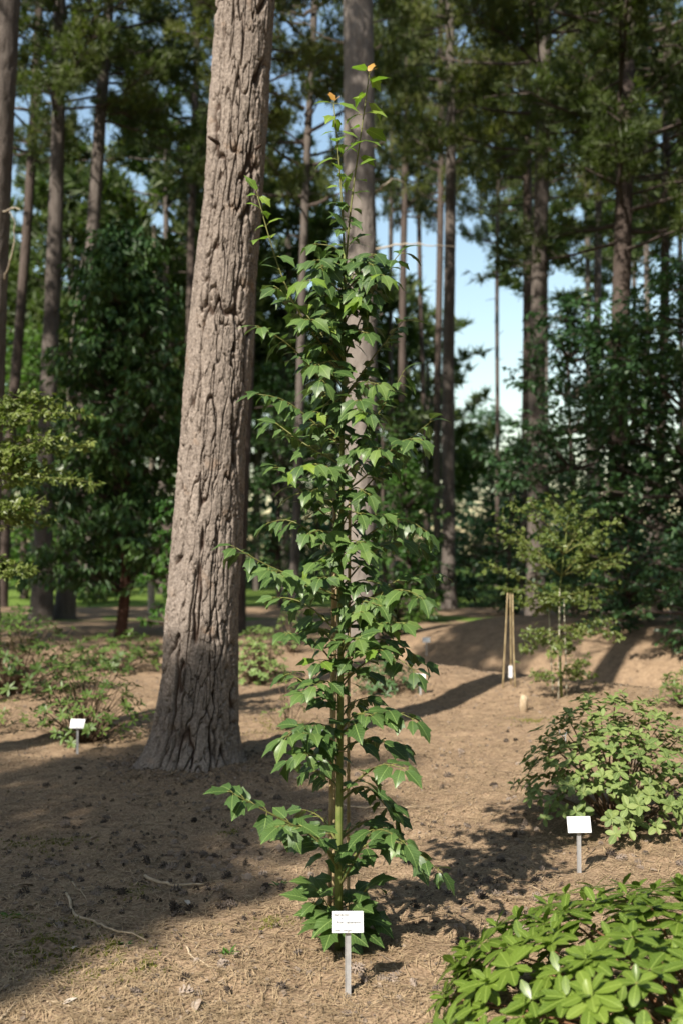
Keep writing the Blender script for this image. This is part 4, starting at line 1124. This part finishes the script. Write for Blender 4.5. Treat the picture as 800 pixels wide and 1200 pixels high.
def rhodo(label, base, ros, nl, ls, wid, mat, seed, stem_mat, single=True, tilt=(0.0, 0.5), round_=1.0, stems=26, name='rhododendron', group=None):
    """ros: rosette centres with outward direction, relative to base"""
    rng = random.Random(seed)
    root = thing(name, label, 'shrub', base, group)
    LM = [oval_leaf_mesh(seed * 10 + k, M[mat], wid, round_) for k in range(5)]
    LC = [oval_leaf_mesh(seed * 10 + k, M[mat], wid, round_, True) for k in range(5)]
    jobs = []
    order = list(range(len(ros)))
    for i in order:
        c, n = ros[i]
        n = Vector(n).normalized()
        t = n.orthogonal().normalized(); bt = n.cross(t)
        k = rng.randint(*nl); ph = rng.uniform(0, 6.28)
        for j in range(k):
            a = ph + j * 2.399 if k > 5 else ph + j * 6.28 / k
            el = rng.uniform(*tilt) if j < k - 2 else rng.uniform(0.5, 1.0)
            d = (t * math.cos(a) + bt * math.sin(a)) * math.cos(el) + n * math.sin(el)
            jobs.append((frame(Vector(c), d, n, ls * rng.uniform(0.7, 1.12) * (0.75 if j >= k - 2 else 1)), rng.choice(LM)))
    camp = Vector((0, 0, CAM_H)) - Vector(base)
    jobs.sort(key=lambda j: (j[0].translation - camp).length)
    rest = MB()
    for i, (Mx, me) in enumerate(jobs):
        if single and i < 300: link('leaf', me, root).matrix_local = Mx
        else: stack_mb(rest, LC[LM.index(me)], Mx)
    if rest.n: link('leaf_mass' if single else 'foliage', rest.mesh('leaf_mass', [M[mat], M['petiole']]), root)['kind'] = 'stuff'
    st = MB()
    for i, (c, n) in enumerate(ros):
        c = Vector(c); h = c.length
        a0 = Vector((c.x * 0.12 + rng.uniform(-.03, .03), c.y * 0.12 + rng.uniform(-.03, .03), -0.03))
        mid = Vector((c.x * 0.45, c.y * 0.45, c.z * 0.5)) + Vector((rng.uniform(-.05, .05), rng.uniform(-.05, .05), 0))
        m2 = mid.lerp(c, 0.6) + Vector((0, 0, 0.02))
        r = 0.0060 if i % 6 == 0 else 0.0038
        if single and i % 6 == 0:
            mb = MB(); add_tube(mb, [a0, mid, m2, c], [r, r * 0.8, r * 0.6, r * 0.45], 6)
            link('stem', mb.mesh('stem', M[stem_mat]), root)
        elif not single: add_tube(st, [a0, mid, m2, c], [r, r * 0.8, r * 0.6, r * 0.5], 5)
    if st.n: link('thin_stems', st.mesh('thin_stems', M[stem_mat]), root)['kind'] = 'stuff'
    return root

def dome(n, rx, ry, h, seed, low=0.12, inner=0.25, jit=0.05):
    rng = random.Random(seed); out = []
    for i in range(n):
        z = low + (1 - low) * ((i + 0.5) / n)
        a = i * 2.39996 + rng.uniform(-0.25, 0.25)
        q = math.sqrt(max(0, 1 - z * z)) if True else 1
        s = 1 if rng.random() > inner else rng.uniform(0.5, 0.85)
        c = (rx * q * math.cos(a) * s + rng.uniform(-jit, jit), ry * q * math.sin(a) * s + rng.uniform(-jit, jit), h * z * (s * 0.5 + 0.5) + rng.uniform(-jit, jit) * 0.6)
        nn = (q * math.cos(a) * 0.7, q * math.sin(a) * 0.7, 0.35 + z)
        out.append((c, nn))
    return out

fb = Vector((1.18, 3.22, gz(1.18, 3.22)))
rhodo('bright glossy green rhododendron in the near right corner', fb, dome(330, 0.90, 0.74, 0.48, 3, 0.12, 0.2, 0.05), (7, 10), 0.088, 0.47, 'rhodo_front', 6, 'red_stem', tilt=(-0.1, 0.32))
rb = gd(722, 5.95)
rhodo('round-leaved matt green rhododendron on the right behind the blank white label', rb, dome(400, 0.60, 0.55, 0.72, 5, 0.14, 0.3, 0.07), (5, 7), 0.060, 0.58, 'rhodo_right', 7, 'shrub_stem', tilt=(-0.1, 0.3), round_=0.9)
rhodo('loose twiggy rhododendron behind the small label left of the big trunk', gd(102, 8.9), dome(150, 0.55, 0.42, 0.70, 8, 0.12, 0.4, 0.09), (5, 8), 0.075, 0.36, 'rhodo_left', 8, 'shrub_stem', single=False, group='rhododendrons on the left')
rhodo('large rhododendron at the left edge, sunlit on top', gd(18, 11.3), dome(190, 0.85, 0.6, 0.95, 9, 0.1, 0.3, 0.09), (6, 9), 0.10, 0.34, 'rhodo_left', 9, 'shrub_stem', single=False, group='rhododendrons on the left')
rhodo('low spreading rhododendron in front of the dark conifer', gd(140, 13.6), dome(110, 0.8, 0.5, 0.5, 10, 0.12, 0.3, 0.08), (6, 9), 0.10, 0.34, 'rhodo_left', 10, 'shrub_stem', single=False, group='rhododendrons on the left')
rhodo('small rhododendron sprig at the left edge below the large one', gd(2, 9.4), dome(24, 0.35, 0.3, 0.22, 11, 0.12, 0.3, 0.06), (5, 7), 0.07, 0.34, 'rhodo_left', 11, 'shrub_stem', single=False, group='rhododendrons on the left')
rhodo('pale green rounded shrub just right of the big trunk', gd(304, 12.6), dome(170, 0.36, 0.34, 0.72, 12, 0.05, 0.3, 0.04), (6, 8), 0.062, 0.42, 'rhodo_pale', 12, 'shrub_stem', single=False)
rhodo('pale grey-green twiggy shrub behind the rounded pale shrub', gd(344, 15), dome(50, 0.42, 0.3, 0.62, 13, 0.25, 0.3, 0.07), (4, 6), 0.065, 0.36, 'rhodo_pale', 13, 'shrub_stem', single=False)
rhodo('thin sparse shrub with few leaves left of the maple stem', gd(338, 9.2), dome(16, 0.26, 0.2, 0.55, 14, 0.2, 0.3, 0.06), (3, 5), 0.055, 0.4, 'rhodo_left', 14, 'shrub_stem', single=False)
rhodo('low dark shrub on the mound behind the maple', gd(452, 11.6), dome(90, 0.38, 0.3, 0.36, 15, 0.1, 0.3, 0.06), (5, 8), 0.075, 0.36, 'broad_dark', 15, 'shrub_stem', single=False)
rhodo('small glossy shrub at the right edge on the far bank', gd(800, 9.6), dome(44, 0.26, 0.25, 0.34, 16, 0.15, 0.3, 0.05), (5, 8), 0.075, 0.36, 'rhodo_left', 16, 'shrub_stem', single=False)
def white_tag():
    p = at(659, 858, 5.75)
    mb = MB(); n = 10; V = []; F = []
    for i in range(n):
        a = 2.4 + i / (n - 1) * 4.4
        for y in (-0.006, 0.006): V.append((0.022 * math.cos(a), y, 0.022 * math.sin(a)))
    for i in range(n - 1): F.append((2 * i, 2 * i + 1, 2 * i + 3, 2 * i + 2))
    mb.add(V, F)
    V, F = box_np(0.012, 0.016, -0.007, 0.007, -0.05, -0.008); mb.add(V, F)
    o = link('plant_tag', mb.mesh('plant_tag', M['label'], False), None, p)
    tag(o, 'white looped plastic tag hanging in the round-leaved rhododendron', 'tag')
white_tag()

# ------------------------------------------------------------------ what lies on the ground
def needle_litter():
    rng = np.random.default_rng(5)
    n = 90000
    y = 2.7 + (rng.uniform(0, 1, n) ** 1.9) * 9.0
    x = rng.uniform(-1, 1, n) * (0.45 * y + 0.6)
    clump = vnoise(x * 1.7, y * 1.7, seed=50) + 0.5 * vnoise(x * 6, y * 6, seed=51)
    keep = rng.uniform(-1.1, 0.9, n) < clump + 0.45
    x, y = x[keep], y[keep]; n = len(x)
    L = rng.uniform(0.05, 0.12, n); a = rng.uniform(0, math.pi * 2, n) + vnoise(x * 3, y * 3, seed=52) * 1.5
    c = rng.normal(0, 0.22, n)
    w = rng.uniform(0.0007, 0.0013, n) * (1 + y * 0.05)
    pts = []
    for t in (-0.5, 0.0, 0.5):
        aa = a + c * t
        px = x + np.cos(aa) * L * t; py = y + np.sin(aa) * L * t
        pz = ground_z(px, py) + 0.004 + rng.uniform(0, 0.010, n)
        s = np.stack([-np.sin(aa), np.cos(aa), 0 * aa], -1) * w[:, None]
        c3 = np.stack([px, py, pz], -1)
        pts += [c3 - s, c3 + s]
    V = np.stack(pts, 1).reshape(-1, 3)
    i = np.arange(n)[:, None] * 6
    F = np.concatenate([i + np.array([[0, 1, 3, 2]]), i + np.array([[2, 3, 5, 4]])])
    o = link('needle_litter', MB().add(V, F).mesh('needle_litter', M['needle_a'], False)); o['kind'] = 'stuff'
    tag(o, 'brown fallen pine needles strewn over the ground', 'needles')
    # bark crumbs, cone scales and scraps
    n = 40000
    y = 2.8 + (rng.uniform(0, 1, n) ** 1.2) * 12; x = rng.uniform(-1, 1, n) * (0.42 * y + 0.5)
    clump = vnoise(x * 1.3, y * 1.3, seed=60) + 0.6 * vnoise(x * 4, y * 4, seed=61)
    keep = rng.uniform(-0.8, 1.1, n) < clump + 0.1; x, y = x[keep], y[keep]; n = len(x)
    k = 2600; ra = rng.uniform(0, 6.28, k); rr = 0.36 + np.abs(rng.normal(0, 0.22, k))     # shed bark heaped round the big trunk
    x = np.concatenate([x, -1.16 + np.cos(ra) * rr]); y = np.concatenate([y, 7.62 + np.sin(ra) * rr]); n = len(x)
    P = np.stack([x, y, ground_z(x, y) + 0.003], -1)
    a = rng.uniform(0, 6.28, n); D = np.stack([np.cos(a), np.sin(a), rng.uniform(0, 0.5, n)], -1)
    Nn = np.array([0, 0, 1.0]) + rng.normal(0, 0.5, (n, 3))
    L = rng.uniform(0.006, 0.022, n) * rng.choice([1, 1, 1.4, 2.0], n) * (0.55 + 0.05 * y)
    mb = MB(); leaves_np(mb, P, D, Nn, L, L * 0.6, 0, 0.3, -0.1)
    o = link('bark_crumbs', mb.mesh('bark_crumbs', M['chip'], False)); o['kind'] = 'stuff'
    tag(o, 'scraps of bark and cone scales in the litter', 'litter')
needle_litter()

def cone_mesh(seed, openness):
    rng = random.Random(seed); mb = MB()
    H = 0.055; n = 34
    add_tube(mb, [(0, 0, 0.0), (0, 0, H * 0.35), (0, 0, H * 0.75), (0, 0, H)], [0.008, 0.012, 0.008, 0.002], 6)
    for i in range(n):
        f = (i + 0.5) / n; z = H * 0.95 * f; a = i * 2.39996
        r = 0.027 * math.sin(math.pi * (0.16 + 0.80 * f)) ** 0.8 * openness * rng.uniform(0.85, 1.1)
        d = np.array([math.cos(a), math.sin(a), 0]); s = np.array([-math.sin(a), math.cos(a), 0]); u = np.array([0, 0, 1.0])
        p = d * 0.006 + u * z; t = d * r + u * (z + 0.010 * f + 0.004)
        w = 0.0050 * (1.1 - 0.5 * f)
        V = [p - s * w * 0.5, p + s * w * 0.5, t + s * w, t - s * w, t + u * 0.004 - d * 0.002, p + u * 0.004]
        mb.add(V, np.array([(0, 1, 2), (0, 2, 3), (3, 2, 4), (1, 5, 2), (2, 5, 4), (5, 0, 3), (5, 3, 4)]))
    return mb.mesh('pine_cone', M['cone'], False)

def cones():
    rng = random.Random(21)
    ms = [cone_mesh(1, 1.0), cone_mesh(2, 1.25), cone_mesh(3, 0.8)]
    # patches read off the photograph: centre pixel, spread pixels, count
    patches = [(215, 1020, 110, 45, 80, 'pine cone in the shaded litter between the big trunk and the maple'),
               (90, 1010, 90, 80, 34, 'pine cone in the shaded litter at the far left'),
               (270, 945, 90, 25, 18, 'pine cone on the ground just below the big trunk'),
               (560, 1060, 95, 55, 46, 'pine cone in the dark shadow right of the maple'),
               (600, 985, 60, 30, 20, 'pine cone between the maple shadow and the blank label'),
               (590, 890, 110, 55, 30, 'pine cone on the sunny mound right of the maple'),
               (460, 1150, 60, 25, 10, 'pine cone in front near the foot of the maple label'),
               (730, 1010, 60, 20, 12, 'pine cone beneath the round-leaved rhododendron'),
               (280, 1150, 180, 30, 14, 'pine cone on the sunny needles in the foreground'),
               (250, 905, 200, 16, 22, 'pine cone in the litter level with the big trunk foot')]
    for (cx, cy, sx, sy, n, lab) in patches:
        for k in range(n):
            px, py = rng.gauss(cx, sx * 0.55), rng.gauss(cy, sy * 0.55)
            if py > 1196: py = 1190 - rng.uniform(0, 20)
            if px < -10 or px > 810: px = rng.uniform(0, 800)
            g = gat(px, py)
            if (g.x + 1.1) ** 2 + (g.y - 7.62) ** 2 < 0.5 ** 2: continue
            o = link('pine_cone', ms[rng.randrange(3)])
            s = rng.uniform(0.5, 1.0)
            o.scale = (s, s, s)
            if rng.random() < 0.93: o.rotation_euler = (math.pi / 2 + rng.uniform(-0.4, 0.4), 0, rng.uniform(0, 6.28)); o.location = g + Vector((0, 0, 0.006 * s))
            else: o.rotation_euler = (rng.uniform(-0.5, 0.5), rng.uniform(-0.5, 0.5), rng.uniform(0, 6.28)); o.location = g + Vector((0, 0, -0.003))
            tag(o, lab, 'pine cone', lab.replace('pine cone', 'cones'))
cones()

def ground_clutter():
    rng = np.random.default_rng(14); mb = MB()
    # thin broken twigs
    for k in range(700):
        y = 2.9 + rng.uniform(0, 1) ** 1.3 * 11; x = rng.uniform(-1, 1) * (0.42 * y + 0.4)
        L = rng.uniform(0.05, 0.22); a = rng.uniform(0, 6.28); r = rng.uniform(0.0012, 0.003)
        t = np.linspace(-0.5, 0.5, 4); b = a + rng.normal(0, 0.5) * t
        px = x + np.cos(b) * L * t; py = y + np.sin(b) * L * t
        P = np.stack([px, py, ground_z(px, py) + r + 0.004], -1)
        add_tube(mb, P, np.linspace(r, r * 0.5, 4), 3)
    o = link('twig_litter', mb.mesh('twig_litter', M['twig_dark'])); o['kind'] = 'stuff'
    tag(o, 'fine broken twigs strewn through the needle litter', 'twigs')
    # broken cone pieces too many to count
    mb = MB()
    for k in range(420):
        if k < 280: p = gat(rng.normal(190, 120), rng.normal(1010, 55))
        elif k < 350: p = gat(rng.normal(560, 60), rng.normal(1050, 45))
        else: p = gat(rng.uniform(440, 800), rng.uniform(820, 1000))
        s = rng.uniform(0.4, 0.85); n = 16
        ax = nrm(np.array([rng.normal(), rng.normal(), rng.normal() * 0.3])); u1 = nrm(np.cross(ax, [0, 0, 1.0])); u2 = np.cross(ax, u1)
        f = (np.arange(n) + 0.5) / n; a = np.arange(n) * 2.4
        d = np.cos(a)[:, None] * u1 + np.sin(a)[:, None] * u2
        B = np.array(p) + np.array([0, 0, 0.007]) + ax * ((f - 0.5) * 0.045 * s)[:, None]
        leaves_np(mb, B, d + ax * 0.4, np.tile(ax, (n, 1)) + rng.normal(0, 0.2, (n, 3)), 0.024 * s * np.sin(math.pi * (0.15 + 0.8 * f)), 0.011 * s, 0, 0.3, -0.2)
    o = link('cone_litter', mb.mesh('cone_litter', M['cone'], False)); o['kind'] = 'stuff'
    tag(o, 'broken pine cone pieces scattered in the litter', 'cone litter')
ground_clutter()

def twigs():
    T = [([(78, 1050), (88, 1070), (112, 1086), (125, 1092), (172, 1104)], 0.0075, 'curved pale dead twig on the moss at the far left'),
         ([(170, 1028), (192, 1037), (215, 1040), (240, 1038)], 0.010, 'short thick pale stick in the shade below the big trunk'),
         ([(218, 1110), (226, 1124), (250, 1141)], 0.005, 'short thin twig on the sunny needles near the maple label'),
         ([(85, 1035), (95, 1045), (103, 1058)], 0.004, 'tiny dead twig above the curved pale twig'),
         ([(400, 945), (440, 949), (488, 949)], 0.007, 'straight pale stick lying behind the maple stem'),
         ([(622, 1040), (636, 1046), (642, 1060)], 0.003, 'thin curled twig left of the blank label'),
         ([(715, 858), (725, 850), (738, 842)], 0.012, 'pale broken stick beside the bank on the right'),
         ([(55, 1175), (75, 1172), (85, 1182)], 0.004, 'thin twig in the bottom left corner'),
         ([(0, 1199), (10, 1188), (20, 1178)], 0.006, 'broken stick cut by the bottom left picture corner')]
    for px, r, lab in T:
        pts = [gat(*p) + Vector((0, 0, r * 0.9 + 0.006)) for p in px]
        P = np.array([tuple(p) for p in pts]); s = np.linspace(0, len(P) - 1, 12)
        C = np.stack([np.interp(s, np.arange(len(P)), P[:, k]) for k in range(3)], -1)
        C[:, 2] = ground_z(C[:, 0], C[:, 1]) + r * 0.7 + 0.003
        C[1:-1] += np.random.default_rng(len(lab)).normal(0, r * 0.5, C[1:-1].shape)
        base = C[0].copy()
        mb = MB(); add_tube(mb, C - base, np.linspace(r, r * 0.45, 12), 7)
        o = link('dead_twig', mb.mesh('dead_twig', M['twig']), None, base)
        tag(o, lab, 'twig', 'dead twigs on the ground')
    # small wooden peg and a pale post
    g = gat(536, 1188); mb = MB(); add_tube(mb, [(0, 0, -0.03), (0.004, 0, 0.05), (0.006, 0.002, 0.085), (0.006, 0.002, 0.088)], [0.015, 0.0145, 0.014, 0.008], 9)
    tag(link('wooden_peg', mb.mesh('wooden_peg', M['twig']), None, g), 'short round wooden peg at the edge of the near rhododendron', 'peg')
    g = gat(613, 834); mb = MB(); add_tube(mb, [(0, 0, -0.05), (0, 0, 0.10), (0.01, 0, 0.15), (0.012, 0, 0.155)], [0.045, 0.04, 0.036, 0.025], 9)
    tag(link('cut_stub', mb.mesh('cut_stub', M['twig']), None, g), 'pale cut wooden stub on the mound below the cane tripod', 'stump')
twigs()

def moss():
    rng = np.random.default_rng(9)
    P = [(110, 1130, 0.28, 0.10), (150, 1137, 0.16, 0.06), (52, 988, 0.30, 0.09), (80, 1084, 0.13, 0.06), (160, 1045, 0.10, 0.05), (135, 1105, 0.12, 0.05), (268, 972, 0.07, 0.06), (316, 1080, 0.12, 0.05), (20, 1070, 0.1, 0.05), (330, 850, 0.35, 0.2), (625, 845, 0.25, 0.1), (60, 1110, 0.2, 0.08)]
    mb = MB()
    for (px, py, sx, sy) in P:
        g = gat(px, py); n = int(5200 * (sx * sy) ** 0.6) 
        x = g.x + rng.normal(0, sx * 0.5, n); y = g.y + rng.normal(0, sy * 1.1, n)
        k = vnoise(x * 16, y * 16, seed=70) > -0.1; x, y = x[k], y[k]; n = len(x)
        B = np.stack([x, y, ground_z(x, y) - 0.002], -1)
        blades_np(mb, B, np.tile([0, 0, 1.0], (n, 1)), 0.016, 0.006, 3, 0.6, rng)
    o = link('moss', mb.mesh('moss', M['moss'], False)); o['kind'] = 'stuff'
    tag(o, 'patches of yellow-green moss on the needle litter', 'moss')
moss()

def dry_leaves():
    rng = random.Random(3)
    ms = []
    for k in range(4):
        me = oval_leaf_mesh(900 + k, M['dry_leaf'], 0.45); ms.append(me)
    for (px, py, s, lab) in [(105, 986, 0.075, 'curled pale dry leaf in the shaded litter at the left'), (230, 1189, 0.085, 'flat pale dry leaf at the bottom edge'), (85, 1117, 0.07, 'brown dry leaf lying beside the moss'), (92, 1170, 0.06, 'narrow grey dry leaf near the bottom left'),
                             (22, 1043, 0.09, 'wide brown dry leaf near the left edge'), (222, 1064, 0.06, 'pale dry leaf among the cones below the big trunk'), (168, 990, 0.05, 'small pale dry leaf below the big trunk'), (225, 1165, 0.04, 'tiny pale dry leaf on sunny needles'),
                             (610, 1070, 0.06, 'pale dry leaf right of the maple shadow'), (655, 1025, 0.05, 'dry leaf left of the blank label stake'), (760, 1018, 0.06, 'pale dry leaf under the round-leaved rhododendron')]:
        g = gat(px, py)
        o = link('dry_leaf', rng.choice(ms)); o.location = g + Vector((0, 0, 0.012)); o.scale = (s,) * 3
        o.rotation_euler = (rng.uniform(-0.3, 0.3), rng.uniform(-0.4, 0.4), rng.uniform(0, 6.28))
        tag(o, lab, 'dry leaf', 'dry leaves on the ground')
dry_leaves()

def weeds():
    for k, (px, py, lab) in enumerate([(143, 1106, 'tiny green weed sprouting beside the curved twig'), (10, 1075, 'tiny green weed at the left edge'), (268, 1122, 'small grass tuft left of the maple label'), (330, 1040, 'tiny green sprout left of the maple foot')]):
        g = gat(px, py); rng = np.random.default_rng(k)
        n = 12; mb = MB(); a = rng.uniform(0, 6.28, n)
        D = np.stack([np.cos(a), np.sin(a), rng.uniform(0.2, 1.2, n)], -1)
        leaves_np(mb, np.zeros((n, 3)) + rng.normal(0, 0.01, (n, 3)) * [1, 1, 0], D, np.tile([0, 0, 1.0], (n, 1)), rng.uniform(0.025, 0.055, n), 0.012)
        o = link('weed', mb.mesh('weed', M['broad_mid'], False), None, g)
        tag(o, lab, 'weed', 'weeds in the litter')
weeds()
